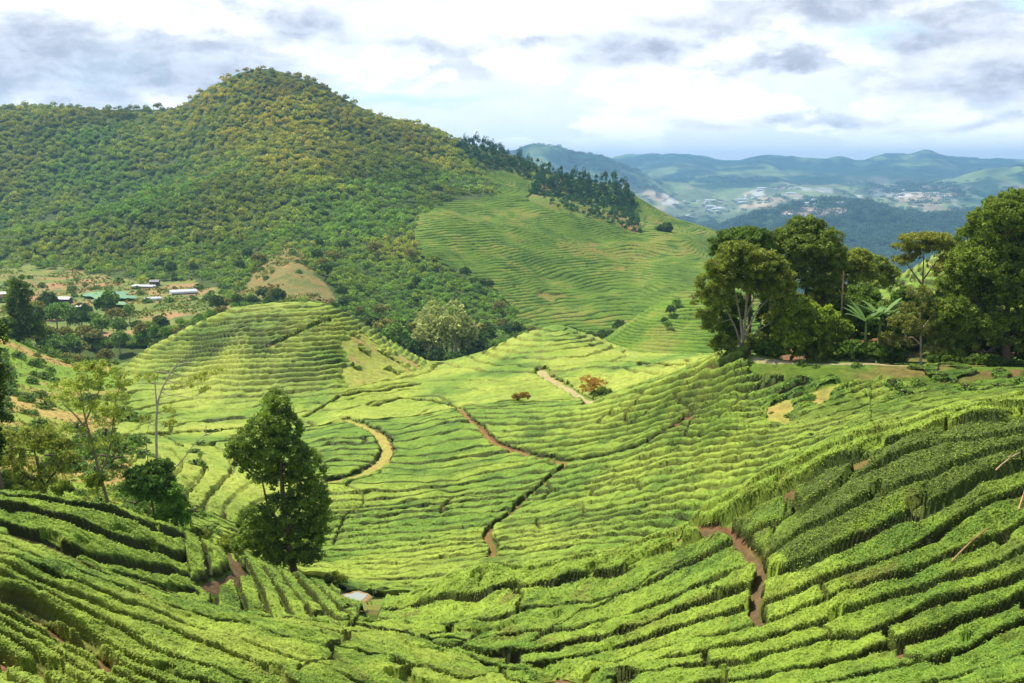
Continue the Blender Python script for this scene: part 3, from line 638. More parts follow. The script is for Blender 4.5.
# ------------------------------------------------------------------ tea on the hills behind
def far_tea(name, label, svals, lvals, poly, Dmin, Dmax, phi, Hh):
    S, Lm = np.meshgrid(svals, lvals); shp = S.shape; s = S.ravel(); D = np.exp(Lm.ravel()); x = s*D; y = D; z = ground(x, y)
    px, py = pix(s, (z-CZ)/D); ok = in_poly(px, py, poly) & (D > Dmin) & (D < Dmax) & ~(in_poly(px, py, POLY['farwood']) & (D > 600))
    bare = fbm(x/26, y/26, 40, 3) > .42
    p = phi(x, y); t = p-np.floor(p); hp = prof(t, .3)
    big_ = np.clip(fbm(x/30, y/30, 98, 2)*1.5+.8, .25, 1)
    bq = np.clip((fbm(x/26, y/26, 40, 4)-.52)/.12, 0, 1); z2 = z-.25+Hh*hp*big_*(1-bq)+.3*fbm(x/2.5, y/2.5, 99, 2)
    pn = fbm(x/60., y/60., 101, 3); pf = fbm(x/9., y/9., 102, 3)
    dkk = .72 if Dmax < 500 else .54; c = lerp(np.broadcast_to(TEA_MID*dkk, s.shape+(3,)), TEA_NEW*dkk*[.85, 1, 1], np.clip(.35+pn*1.1+pf*.6, 0, 1)); c = lerp(c, TEA_OLD, np.clip(-.1-pf*1.0, 0, .6))
    c = lerp(c, C(.27, .20, .06), np.clip(pn*1.2+pf*.8-(.35 if Dmax > 500 else .05), 0, .4)); hg = hp.reshape(shp); hm = hg.copy(); hm[1:] = np.minimum(hm[1:], hg[:-1]); hm[:-1] = np.minimum(hm[:-1], hg[1:]); hm = hm.ravel(); c = lerp(c, TEA_OLD*.35, np.clip(1.15-hm*1.3, 0, .85)*np.clip(.75+fbm(x/14, y/14, 620, 2), .2, 1)); c = lerp(c, C(.33, .20, .075), bq*.7)  # furrows between far rows darkened in the colour, as painted shade
    a_ = ok.reshape(shp); qa_ = a_[:-1, :-1] & a_[1:, :-1] & a_[:-1, 1:] & a_[1:, 1:]
    q = grid_faces(*shp)[qa_.ravel()]; u, inv = np.unique(q, return_inverse=True)
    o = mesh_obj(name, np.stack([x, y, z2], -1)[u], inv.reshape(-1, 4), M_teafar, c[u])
    tag(o, label, 'tea field', None, 'stuff')
far_tea('tea_rows', 'terraced tea covering the far hill right of the forest', np.arange(-.11, .30, .0011), np.arange(math.log(440), math.log(1010), .0011), POLY['teahill'], 470, 1000, phiFar, 1.9)
far_tea('tea_rows', 'terraced tea on the small round hill behind the central knoll', np.arange(.07, .27, .0011), np.arange(math.log(325), math.log(425), .0011),
        [(585,350),(603,340),(626,325),(659,305),(684,303),(760,300),(760,380),(585,380)], 325, 425, phiR, 1.8)
# ------------------------------------------------------------------ tracks, pond
def ribbon(name, label, P, w, col, lift=.03):
    P2 = P[:, :2].copy()
    for _ in range(2): P2[1:-1] = (P2[:-2]+2*P2[1:-1]+P2[2:])/4
    # resample
    sg = np.concatenate([[0], np.cumsum(np.hypot(*np.diff(P2, axis=0).T))]); n = max(8, int(sg[-1]/.35)); q = np.linspace(0, sg[-1], n)
    P2 = np.stack([np.interp(q, sg, P2[:, 0]), np.interp(q, sg, P2[:, 1])], -1)
    tn = np.gradient(P2, axis=0); tn /= np.linalg.norm(tn, axis=1)[:, None]+1e-9; nn = np.stack([-tn[:, 1], tn[:, 0]], -1)
    k = 9; u = np.linspace(-.5, .5, k); ww = w*(1+.3*fbm(q/1.3, q*0, 7, 2))
    X = P2[:, None, 0]+nn[:, None, 0]*u[None]*ww[:, None]; Y = P2[:, None, 1]+nn[:, None, 1]*u[None]*ww[:, None]
    Z = ground(X, Y)+lift-.05*(np.abs(u[None]) > .44)+.04*fbm(X/.5, Y/.5, 9, 2)
    nz = fbm(X/1.1, Y/1.1, 19, 3).ravel()
    c = lerp(np.broadcast_to(C(*col), (n*k, 3)), GRASS*1.1, np.clip(nz*1.6-.25, 0, .6)*(w > 1.4)); c = lerp(c, C(*col)*.6, np.clip(-nz*1.3-.2, 0, .6))
    tag(mesh_obj(name, np.stack([X, Y, Z], -1).reshape(-1, 3), grid_faces(n, k), M_soil, c), label, None, None, 'structure')
tcol = [(.34,.29,.08), (.38,.31,.16), (.22,.14,.05), (.17,.11,.04), (.13,.088,.045), (.13,.085,.045), (.14,.08,.04), (.16,.095,.045), (.30,.25,.14), (.36,.26,.08)]
for (nm, lb, P, w), c_ in zip(TR, tcol): ribbon(nm, lb, P, w, c_)
mb = MB(); a = np.linspace(0, 2*math.pi, 40, endpoint=False); r_ = 1+.16*np.sin(2*a+1)+.1*np.sin(5*a)
pz = ground(POND[0], POND[1])+.16
ring = np.stack([POND[0]+.85*r_*np.cos(a), POND[1]+1.15*r_*np.sin(a), np.full(40, pz)], -1)
mb.add(np.concatenate([[[POND[0], POND[1], pz]], ring]), [(0, 1+i, 1+(i+1) % 40) for i in range(40)], (.3, .3, .3))
tag(mb.build('pond', M_water), 'tiny muddy pond at the valley bottom', None, None, 'structure')
mb = MB(); rs = [1.0, 1.12, 1.4]; zs = [pz-.05, pz+.06, pz-.25]
vv = np.concatenate([np.stack([POND[0]+q*.87*r_*np.cos(a), POND[1]+q*1.15*r_*np.sin(a), np.full(40, z_)+.03*np.sin(7*a)], -1) for q, z_ in zip(rs, zs)])
mb.add(vv, [(i*40+k, i*40+(k+1) % 40, (i+1)*40+(k+1) % 40, (i+1)*40+k) for i in range(2) for k in range(40)], (.30, .21, .09))
tag(mb.build('bank', M_soil), 'bare orange earth bank around the pond', None, None, 'structure')
# ------------------------------------------------------------------ foliage
def leaf_quads(cent, rad, per, size, col_d, col_l, flat=.8, droop=.0, hue=.25, up=.25, cmix=None):
    """small leaf blades gathered in clumps; every clump has its own leaf colour"""
    cent = np.asarray(cent, float); n = len(cent); rad = np.broadcast_to(rad, (n,))
    m = n*per; ci = np.repeat(np.arange(n), per)
    p = rng.normal(0, 1, (m, 3)); p /= np.linalg.norm(p, axis=1)[:, None]+1e-9; p *= (rng.random(m)**.45)[:, None]; p[:, 2] *= flat
    p = cent[ci]+p*rad[ci][:, None]
    d = rng.normal(0, 1, (m, 3)); d[:, 2] += up-droop*1.5; d /= np.linalg.norm(d, axis=1)[:, None]
    e = np.cross(d, rng.normal(0, 1, (m, 3))+np.array([0, 0, .8])); e /= np.linalg.norm(e, axis=1)[:, None]+1e-9
    sz = (size*(.6+.8*rng.random(m)))[:, None]
    V = np.stack([p-d*sz, p+e*sz*.45, p+d*sz, p-e*sz*.45], 1).reshape(-1, 3)
    cm = rng.random(n) if cmix is None else np.clip(cmix+rng.normal(0, .18, n), 0, 1)
    c = lerp(np.broadcast_to(C(*col_d), (m, 3)), C(*col_l), np.clip(cm[ci]+rng.normal(0, hue, m)*.6, 0, 1))
    return V, np.repeat(c, 4, 0)
def pad_clumps(c, r, cr, dens=1., low=.35):
    """clump centres over an ellipsoid: mostly its upper and outer shell, some inside"""
    r = np.asarray(r, float); A = 4*math.pi*((r[0]*r[1])**1.6/3+(r[0]*r[2])**1.6/3+(r[1]*r[2])**1.6/3)**(1/1.6)
    n = max(5, int(dens*1.75*A/(cr*cr*3.2)))
    d = rng.normal(0, 1, (n*3, 3)); d /= np.linalg.norm(d, axis=1)[:, None]
    keep = rng.random(n*3) < np.where(d[:, 2] < -.2, low, 1); d = d[keep][:n]
    k = np.where(rng.random(len(d)) < .22, rng.random(len(d))*.7, .82+.3*rng.random(len(d)))
    return np.asarray(c, float)+d*k[:, None]*r, np.clip(.35+.3*d[:, 2]*0+rng.random(len(d))*.5, 0, 1)
def limb(a, b, sag=.12, n=6):
    a = np.array(a, float); b = np.array(b, float); t = np.linspace(0, 1, n)[:, None]; L = np.linalg.norm(b-a)
    p = a+(b-a)*t; p[:, 2] -= (np.sin(t[:, 0]*math.pi)*sag*L); p[1:-1] += rng.normal(0, .025*L, (n-2, 3)); return p
BARK = (.16, .12, .085); PALE = (.42, .36, .28)
def big_tree(name, label, cat, px, D, stems, pads, cr=.45, per=45, leaf=.13, dens=1., cd=(.02, .045, .01), cl=(.07, .12, .02), bark=BARK, r0=.25, twigs=True, droop=0, group=None, flat=.7, low=.35, bare=(), fat=1.0):
    s, _ = st(px, 360); x, y = float(s)*D, D; z = float(ground(x, y)); m = D/F
    o = thing(name, (x, y, z), label, cat, group); org = np.array([x, y, z])
    W3 = lambda q: np.array(at(q[0], q[1], D+(q[2] if len(q) > 2 else 0)))-org
    tb = MB(); allp = []
    for i, stem_ in enumerate(stems):
        P = np.array([W3(q) for q in stem_])
        if i == 0: P[0] = (0, 0, -.3); 
        t = np.linspace(0, 1, len(P)); tt = np.linspace(0, 1, len(P)*4); Q = np.stack([np.interp(tt, t, P[:, k]) for k in range(3)], -1)
        for _ in range(3): Q[1:-1] = (Q[:-2]+Q[1:-1]*2+Q[2:])/4
        ra = (r0 if i == 0 else r0*.6)*(1-.72*tt)
        if i == 0: ra[:2] *= (1.5, 1.15)
        tb.tube(Q, ra, bark, 8); allp.append(Q)
    Q = np.concatenate(allp); cent = []; cmx = []
    for pd in pads:
        gf = fat; c = W3((pd[0], pd[1], pd[4] if len(pd) > 4 else rng.normal(0, .5)*pd[2]*m)); r = (pd[2]*m*gf, pd[2]*m*.9*gf, pd[3]*m*gf)
        cc, cx = pad_clumps(c, r, cr, dens, low); cent.append(cc); cmx.append(cx)
        below = Q[(Q[:, 2] < c[2]+.2*r[2]) | (Q[:, 2] == Q[:, 2].min())]; a_ = below[np.argmin(np.linalg.norm(below-c, axis=1)-.0*below[:, 2])]
        L = limb(a_, c-np.array([0, 0, r[2]*.3])); tb.tube(L, np.linspace(r0*.32, r0*.1, len(L)), bark, 5)
        if twigs:
            for q in cc[rng.choice(len(cc), min(len(cc), 7), False)]:
                L2 = limb(L[-2], q, .05, 4); tb.tube(L2, np.linspace(r0*.11, .012, 4), bark, 4)
    for br in bare:
        P = np.array([W3(q) for q in br]); tb.tube(P, np.linspace(r0*.35, .02, len(P)), PALE, 5)
    tb.build('trunk', M_bark, o)
    cent = np.concatenate(cent); cmx = np.concatenate(cmx)
    V, c = leaf_quads(cent, cr*(.7+.6*rng.random(len(cent))), per, leaf*1.3, np.array(cd)*2.1*np.array([1.1,1,.7]), np.array(cl)*2.3*np.array([1.1,1,.7]), flat, droop, cmix=cmx)
    mesh_obj('crown', V, np.arange(len(V)).reshape(-1, 4), M_leaf, c, o, smoothf=False)
    return o
# the tall trees of the foreground
big_tree('conifer_tree', 'tall dark evergreen standing alone in the valley left of centre', 'tree', 289, 87, [[(290,568),(287,540),(283,500),(280,450),(279,405)], [(285,535),(300,510),(308,480)], [(285,530),(268,508),(262,480)]],
 [(277,402,9,12),(276,412,14,16),(290,558,18,8),(272,552,16,9),(308,556,14,7),(268,428,20,16),(285,428,18,16),(246,448,16,18),(280,452,24,20),(262,466,20,16),(308,468,17,18),(292,480,22,18),(312,500,17,18),(285,508,22,16),(255,522,16,17),(318,528,12,15),(302,535,20,15),(250,543,16,12),(272,536,18,12),(300,553,18,8),(234,455,8,10),(325,512,7,10)],
 .42, 40, .12, .82, (.036, .066, .016), (.115, .18, .035), r0=.34, fat=1.02)
big_tree('edge_tree', 'very dark tree cut off by the left edge of the view', 'tree', -8, 66, [[(-8,500),(-10,440),(-12,380),(-14,330)]],
 [(-14,340,17,22),(-12,380,17,20),(-10,415,16,20),(-12,450,17,20),(-10,485,18,18),(-22,400,24,40)], .4, 46, .11, .8, (.014, .03, .008), (.045, .075, .015), r0=.3)
big_tree('leaning_tree', 'leaning thin tree with sparse flat yellow green layers above the left mound', 'tree', 106, 79, [[(107,505),(103,485),(97,465),(92,440),(80,420),(66,406)], [(100,475),(110,450),(113,425),(116,395)], [(92,442),(84,415),(80,385)], [(84,425),(95,400),(104,380)]],
 [(76,386,24,5),(102,374,24,5),(60,398,14,5),(92,366,16,4),(114,398,14,5),(108,420,14,6),(84,404,14,5),(120,412,12,6),(70,430,13,6),(112,442,12,6),(88,446,9,6),(120,385,12,4),(98,410,12,5),(80,368,12,3)], .32, 26, .085, .42, (.08, .12, .02), (.20, .26, .06), (.24,.19,.12), .15)
big_tree('bare_tree', 'pale half bare tree with forked snapped top beside the dark round bush', 'tree', 157, 79, [[(158,505),(157,470),(156,430),(157,405),(162,388),(172,370),(178,362)], [(157,408),(155,385),(155,366)], [(160,468),(172,470),(183,460),(192,446),(203,436)]],
 [(147,378,12,4),(196,378,14,4),(214,372,10,3),(166,424,11,5),(170,410,8,4),(182,386,10,3),(146,420,8,5),(206,390,8,3)], .28, 22, .08, .38, (.10, .13, .02), (.20, .25, .06), (.50, .43, .34), .13,
 bare=[[(172,370),(185,362),(196,364)], [(156,372),(166,372),(176,379)], [(203,436),(212,433),(217,430)], [(206,436),(206,424)], [(148,462),(146,440),(149,425)]])
big_tree('bushy_tree', 'low spreading tree with yellow brown crown at the left edge', 'tree', 42, 78, [[(43,505),(42,485),(38,465),(34,450)], [(42,490),(56,470),(64,455)], [(41,488),(24,474),(12,462)]],
 [(32,445,22,9),(12,458,18,9),(54,446,17,8),(38,432,17,6),(54,468,16,8),(22,476,18,9),(4,440,14,8),(68,458,10,6),(42,484,14,8),(0,484,16,12)], .36, 34, .09, .75, (.06, .08, .018), (.17, .21, .045), r0=.2)
big_tree('round_bush', 'dark glossy round bush at the foot of the pale bare tree', 'bush', 150, 76.5, [[(150,510),(150,495),(150,480)]], [(150,480,22,13),(160,470,14,9),(140,490,16,10),(162,492,14,10),(136,474,9,8)], .28, 40, .10, 1.0, (.016, .04, .012), (.075, .14, .035), r0=.1)
big_tree('conical_shrub', 'green feathery shrub at the right of the dark round bush', 'bush', 173, 75.5, [[(173,522),(173,505),(173,490)]], [(173,491,8,8),(174,504,14,9),(172,516,17,8),(186,516,8,6)], .26, 40, .08, .95, (.03, .075, .015), (.10, .18, .04), r0=.08)
for k, (a, b, c, d, l) in enumerate([(62,488,9,7,'small dark shrub below the yellow brown tree'), (196,538,16,7,'low olive shrub right of the feathery shrub'), (12,492,18,8,'dark shrub at the left edge above the mound'), (232,545,14,10,'olive shrub left of the lone evergreen'), (334,580,12,7,'low dark shrub beside the foot of the lone evergreen'), (95,480,9,6,'yellow green shrub behind the leaning trunk')]):
    big_tree('shrub', l, 'shrub', a, 76 if k < 2 or k in (2, 5) else 88, [[(a,b+9),(a,b)]], [(a,b,c,d),(a+c*.5,b+2,c*.6,d*.7),(a-c*.5,b+2,c*.6,d*.7)], .28, 34, .09, .8, (.035, .06, .012), (.13, .18, .03), r0=.05)
# the group on the bench at right
big_tree('umbrella_tree', 'spreading umbrella tree with bare pale stems at left end of the group', 'tree', 742, 120, [[(742,362),(743,340),(746,310),(748,280),(748,262)], [(742,350),(736,328),(724,306),(714,296)], [(743,345),(740,315),(734,288),(730,275)], [(744,342),(752,318),(765,302),(776,290)], [(743,348),(744,320),(757,292),(764,275)], [(744,345),(758,330),(772,322)]],
 [(745,258,22,10),(728,268,17,10),(764,266,18,10),(716,284,15,11),(778,282,14,12),(748,272,22,9),(708,302,12,11),(784,298,11,10),(706,318,9,8),(776,318,10,9),(756,344,11,8),(724,344,9,7),(738,250,12,6),(718,300,12,6),(735,284,14,6),(762,288,12,7)], .5, 44, .13, .85, (.035, .055, .012), (.13, .17, .03), (.30, .25, .19), .22, group=None, fat=1.22)
big_tree('umbrella_tree', 'flat topped dark tree rising behind the spreading umbrella tree', 'tree', 748, 131, [[(750,350),(750,300),(748,260),(746,245)]],
 [(745,236,24,7),(728,244,15,8),(766,242,14,8),(745,246,28,6),(722,254,10,7)], .5, 44, .13, 1.0, (.022, .045, .012), (.075, .13, .025), r0=.3, fat=1.12)
big_tree('tall_pine', 'tallest dark pine of the middle group with layered crown', 'tree', 806, 130, [[(806,356),(806,310),(806,270),(806,240)], [(806,290),(822,265),(830,250)]],
 [(806,226,15,8),(794,236,16,8),(824,238,15,8),(808,246,20,9),(832,252,13,8),(788,252,13,10),(810,262,20,8),(832,268,14,8),(795,275,16,10),(820,284,15,9),(782,244,11,7)], .5, 44, .13, 1.0, (.024, .048, .012), (.11, .16, .03), r0=.32, fat=1.15)
big_tree('broadleaf_tree', 'bright green broad leaved tree filling the space under the pine', 'tree', 808, 121, [[(808,366),(808,340),(810,315)], [(808,352),(795,332),(788,318)], [(809,350),(826,335),(836,325)]],
 [(800,306,15,9),(818,316,18,10),(792,322,17,11),(834,330,16,10),(812,334,20,10),(790,342,18,11),(832,348,18,10),(780,322,9,12),(812,352,18,8),(778,346,9,12)], .42, 38, .16, .95, (.05, .085, .012), (.16, .23, .03), r0=.2)
for k, (px_, D_, pads, l, cd, cl) in enumerate([
 (778, 128, [(778,298,13,14),(772,318,12,14),(784,282,12,12),(775,338,14,12),(770,352,12,8)], 'dark tree wedged between umbrella tree and broad leaved tree', (.02,.04,.01), (.07,.11,.02)),
 (848, 141, [(846,262,13,9),(858,256,11,6),(842,278,14,9),(862,272,12,8)], 'light green tree just right of the tall pine', (.05,.08,.015), (.17,.21,.04)),
 (876, 146, [(874,264,12,7),(888,272,10,6),(870,280,14,7),(884,284,9,6)], 'small round topped tree left of the grassy terrace hill', (.045,.075,.015), (.15,.20,.04)),
 (903, 134, [(900,318,14,12),(910,330,16,12),(892,332,14,12),(905,342,18,10)], 'dark leafy tree behind the banana plants', (.025,.045,.012), (.08,.12,.025)),
 (938, 136, [(936,306,14,12),(946,318,16,14),(930,326,14,12),(944,336,18,12)], 'dark leafy tree behind the feathery tree', (.022,.042,.012), (.07,.11,.022)),
 (726, 127, [(722,300,14,12),(716,318,12,12),(728,330,14,12),(735,310,14,14),(724,345,12,8)], 'dark leafy tree filling behind the bare umbrella stems', (.025,.045,.012), (.08,.13,.025)),
 (824, 138, [(824,282,14,12),(834,296,14,12),(820,300,14,12),(840,312,14,12)], 'dull green tree behind the wooden pole', (.035,.055,.012), (.10,.14,.03)),
 (866, 134, [(862,296,14,10),(872,308,14,12),(858,310,14,12),(880,316,14,12),(850,322,12,12)], 'dense green tree behind the middle bananas', (.025,.055,.012), (.09,.15,.025)),
 (962, 150, [(958,262,12,8),(948,270,12,8),(965,276,14,12),(950,284,12,10)], 'olive tree on the terrace hill left of the massive tree', (.05,.065,.015), (.15,.17,.04))]):
    big_tree('group_tree', l, 'tree', px_, D_, [[(px_,340),(px_,310),(px_,280)]], pads, .5, 40, .14, .95, cd, cl, r0=.2, fat=1.12)
big_tree('flat_crowned_tree', 'olive tree with flat open crown standing against the blue hills', 'tree', 922, 138, [[(921,350),(922,310),(923,275),(924,252)], [(923,280),(936,262),(946,252)], [(922,285),(910,268),(902,258)]],
 [(924,238,20,4),(908,246,12,4),(944,246,13,5),(924,248,15,4),(902,260,9,4),(950,260,10,5),(936,238,14,4),(914,256,8,4),(958,250,10,6)], .42, 32, .12, .8, (.06,.08,.015), (.16,.19,.04), (.22,.17,.11), .2, fat=1.1)
big_tree('feathery_tree', 'thin dull green feathery tree with bare trunk base before the dark trees', 'tree', 921, 116, [[(921,370),(921,345),(920,320),(922,290)], [(921,345),(912,336),(904,340)], [(921,330),(932,316),(938,302)]],
 [(904,322,14,8),(934,308,14,8),(920,294,11,8),(940,332,13,8),(900,342,11,6),(920,330,14,7),(888,338,9,6),(934,348,10,5),(908,306,10,6)], .36, 34, .10, .55, (.045,.06,.015), (.13,.15,.04), (.42,.34,.25), .16, droop=.5)
big_tree('massive_tree', 'massive dark rounded tree reaching out of the view at right', 'tree', 1008, 116, [[(1008,372),(1006,340),(1008,300),(1012,250)], [(1007,350),(990,320),(975,300)], [(1008,345),(1030,300),(1040,270)]],
 [(1018,208,26,15),(1000,220,22,15),(1040,216,28,22),(984,240,22,16),(1012,240,30,18),(972,264,20,16),(1000,266,28,18),(1030,262,30,22),(960,288,18,14),(988,294,26,16),(1020,298,28,18),(950,312,16,13),(975,322,22,14),(1008,328,26,14),(1040,330,26,20),(942,332,12,10),(960,344,14,9),(1062,260,24,30),(1060,320,24,24)],
 .55, 48, .14, 1.0, (.022, .046, .01), (.11, .165, .025), r0=.5, fat=1.16)
big_tree('massive_tree', 'dark shaded tree behind the massive tree, low in the right corner', 'tree', 972, 124, [[(972,366),(972,340),(970,310)]],
 [(960,330,18,18),(985,340,20,16),(1005,350,20,12),(945,350,12,10),(968,352,18,9),(1030,350,22,14)], .5, 46, .13, .9, (.016, .03, .008), (.05, .075, .015), r0=.25)
for k, (a, b, c, d, D_, l) in enumerate([(852,350,13,9,117,'leafy shrub just right of the bright broad leaved tree'), (872,352,12,8,117,'dark green shrub under the banana leaves'), (894,355,12,7,118,'low shrub between bananas and the bare trunk'), (945,358,14,6,119,'shadowy shrub at the foot of the massive tree'), (985,360,18,6,119,'low dark undergrowth shrub near the right edge'), (860,325,16,16,124,'dense dark shrub behind the banana plants'), (890,320,14,16,125,'olive shrub left of the feathery tree'), (767,350,10,6,119,'small green shrub at the foot of the umbrella tree'),
  (1010,366,20,5,114,'spreading dark bush against the road under the massive tree'), (838,310,10,14,127,'dull green shrub behind the wooden pole'), (905,300,12,12,132,'pale olive bush on the slope behind the bananas')]):
    big_tree('shrub', l, 'shrub', a, D_, [[(a,b+8),(a,b)]], [(a,b,c,d),(a+c*.5,b+1,c*.6,d*.8),(a-c*.5,b+2,c*.6,d*.7)], .36, 34, .13, .9, (.02, .045, .01), (.08, .14, .025), r0=.06)
big_tree('orange_bush', 'rusty orange bush beside the pale track on the small knoll', 'bush', 594, 172, [[(594,399),(594,388),(593,382)]], [(588,381,8,5),(598,383,9,5),(592,388,11,4)], .4, 24, .10, .6, (.12,.085,.02), (.24,.15,.035), r0=.08)
big_tree('shrub', 'dark green shrub right behind the rusty orange bush', 'shrub', 602, 170, [[(602,399),(602,392)]], [(600,394,9,3),(604,391,6,3)], .4, 34, .14, .9, (.03,.06,.012), (.10,.15,.03), r0=.06)
big_tree('shrub', 'small brown green shrub on the valley crest below the central knoll', 'shrub', 522, 172, [[(522,404),(522,397)]], [(518,397,5,3),(525,396,5,3)], .35, 30, .14, .9, (.08,.06,.015), (.20,.16,.04), r0=.05)
big_tree('shrub', 'silvery green shrub in the fold right of the left knoll', 'shrub', 381, 222, [[(381,392),(381,387)]], [(377,388,6,3),(384,386,6,4)], .45, 30, .22, .9, (.12,.18,.08), (.32,.40,.22), r0=.05)
big_tree('shrub', 'dark round shrub alone on the far tea ridge', 'shrub', 665, 792, [[(665,236),(665,229)]], [(662,229,5,4),(667,228,5,5)], 1.3, 30, .6, 1, (.02,.05,.015), (.05,.09,.025), r0=.3)
# banana plants and big-leaved plants
def blade(mb, base, az, L, wd, rise, arch, col):
    n = 9; t = np.linspace(0, 1, n); h = np.array([math.cos(az), math.sin(az)])
    r_ = L*np.sin(t*math.pi/2*arch)/arch; z = L*(rise*t-.75*arch*t**2.2*.7)
    ctr = np.array(base)+np.stack([h[0]*r_*.8, h[1]*r_*.8, z], -1); sd = np.array([-h[1], h[0], 0]); w = wd*np.sin(np.clip(t*1.05+.06, 0, 1)*math.pi)**.6
    w[-1] = .01; ctr = ctr+0
    V = np.concatenate([ctr+sd*w[:, None]+[0, 0, .0]+np.stack([t*0, t*0, w*.35], -1), ctr, ctr-sd*w[:, None]+np.stack([t*0, t*0, w*.35], -1)])
    f = [(i, i+1, n+i+1, n+i) for i in range(n-1)]+[(n+i, n+i+1, 2*n+i+1, 2*n+i) for i in range(n-1)]
    mb.add(V, f, col)
def leafy_plant(name, label, px, D, H, L, wd, nl, colr, stem=True, dy=0):
    s, _ = st(px, 360); x, y = float(s)*D, D; z = float(ground(x, y)); o = thing(name, (x, y, z), label, 'plant')
    if stem:
        m_ = MB(); m_.tube([(0,0,-.2), (.03,0,H*.4), (0,.04,H)], [.16*H/3, .12*H/3, .07*H/3], (.20,.24,.07), 8); m_.build('stem', M_bark, o)
    for i in range(nl):
        m_ = MB(); k = rng.random(); blade(m_, (0, 0, H-.1 if stem else .05), i*2.4+rng.normal(0, .3), L*(.75+.4*k), wd*(.8+.3*k), .95-.35*rng.random()+(.2 if i % 3 == 0 else 0), .55+.55*rng.random(), np.array(colr)*(.75+.5*rng.random()))
        m_.build('leaf', M_leaf, o)
    return o
BG = (.12, .26, .05)
leafy_plant('banana_plant', 'banana plant with long pale leaves before the dark shrubs, left one', 864, 118, 5.0, 3.2, .30, 12, (.15,.27,.07))
leafy_plant('banana_plant', 'banana plant with upright leaves in the middle of the three', 878, 119, 5.8, 3.2, .32, 12, (.17,.29,.08))
leafy_plant('banana_plant', 'banana plant with leaves reaching toward the feathery tree, right one', 892, 118.5, 5.3, 3.0, .28, 11, (.15,.27,.07))
leafy_plant('ginger_plant', 'spiky bright green plant below the leaning tree', 92, 75.5, .5, 1.5, .10, 14, BG)
leafy_plant('ginger_plant', 'arching pale green plant left of the dark round bush', 121, 75.5, .4, 1.5, .13, 12, (.16,.30,.07))
leafy_plant('ginger_plant', 'low arching plant just below the dark round bush', 135, 75, .3, 1.3, .12, 12, (.14,.28,.06))
leafy_plant('ginger_plant', 'low leafy plant at the foot of the leaning trunk', 108, 75.5, .4, 1.2, .10, 12, (.12,.25,.05))
# pole and fallen sticks
o = thing('wooden_pole', tuple(at(840, 340, 125)), 'thin brown wooden pole standing among the trees at right', 'pole'); zb = float(ground(o.location.x, 125)); top = at(839, 271, 125).z; o.location.z = zb
m_ = MB(); m_.tube([(0,0,-.3), (0,0,(top-zb)*.5), (-.03,0,top-zb)], [.14, .12, .10], (.36,.24,.14), 8); m_.build('post', M_bark, o)
m_ = MB(); m_.tube([(-.22,0,top-zb-.5), (.2,0,top-zb-.5)], [.035, .035], (.30,.22,.14), 6); m_.build('crossbar', M_bark, o)
for (p, q, l, cc_) in [((994,492),(1018,476),'pale thin stick lying across the dark tea of the right ridge', (.5,.36,.22)), ((1017,531),(1024,512),'orange brown stick standing at the right edge', (.55,.30,.16)), ((950,582),(986,552),'reddish dry stick lying lowest on the right slope', (.40,.24,.12))]:
    A = hit([p[0], q[0]], [p[1], q[1]], 22, 60); a_, b_ = A[0]+[0,0,.85], A[1]+[0,0,1.0]
    m_ = MB(); mid = (a_+b_)/2+np.array([0,0,.08]); P = np.array([a_, (a_+mid)/2+[0,0,.02], mid, (mid+b_)/2+[.02,0,.03], b_])-a_; m_.tube(P, [.035,.032,.028,.024,.015], cc_, 7)
    m_.tube([P[2], P[2]+(P[4]-P[0])*.18+[0,0,.16]], [.018, .006], cc_, 5)
    ob = tag(m_.build('dry_stick', M_bark), l, 'stick'); ob.location = a_
# ------------------------------------------------------------------ forest
def crown_template(seed, ncl, per, leaf, tall=1.0, flatness=.55):
    """unit crown (radius 1) above z = 0, built of leaf clumps over a few lobes"""
    r0_ = np.random.default_rng(seed); lobes = [(0, 0, .75*tall, .72)]
    for i in range(5):
        a_ = i*1.256+r0_.random(); d = .45+.2*r0_.random(); lobes.append((math.cos(a_)*d, math.sin(a_)*d, (.35+.4*r0_.random())*tall, .38+.18*r0_.random()))
    cs = []
    for lx, ly, lz, lr in lobes:
        n = int(ncl*lr*lr*2.2)+3; d = r0_.normal(0, 1, (n, 3)); d[:, 2] = np.abs(d[:, 2])-.25; d /= np.linalg.norm(d, axis=1)[:, None]
        cs.append(np.array([lx, ly, lz])+d*[lr, lr, lr*flatness*tall])
    cs = np.concatenate(cs); V, c = leaf_quads(cs, .14, per, leaf, (0, 0, 0), (1, 1, 1), .6, 0, .2)
    return V, c[:, :1]
FT = [crown_template(100+i, 24, 3, .17, 1+.25*(i % 3)) for i in range(8)]
CT_ = [crown_template(200+i, 26, 3, .18, 2.6, .8) for i in range(3)]
def forest_mask(px, py):
    a_ = 9*fbm(px/13., py/13., 701, 2); b_ = 7*fbm(px/13., py/13., 702, 2); px = px+a_; py = py+b_
    return ~in_poly(px, py, POLY['teahill']) & ~in_poly(px, py, POLY['cone']) & ~in_poly(px, py, POLY['farms'])
gx_, gy_ = np.meshgrid(np.arange(-70, 700, 4.3), np.arange(66, 350, 3.2)); gx_ = gx_.ravel()+rng.normal(0, 1.6, gx_.size); gy_ = gy_.ravel()+rng.normal(0, 1.2, gy_.size)
ex_, ey_ = rng.uniform(455, 642, 1600), rng.uniform(136, 238, 1600); gx_ = np.concatenate([gx_, ex_]); gy_ = np.concatenate([gy_, ey_]); fw = in_poly(gx_, gy_, POLY['farwood']); mm = (forest_mask(gx_, gy_) | fw); mm[-1600:] = fw[-1600:]
s_, t_ = st(gx_, gy_); Dh = np.zeros(len(gx_))
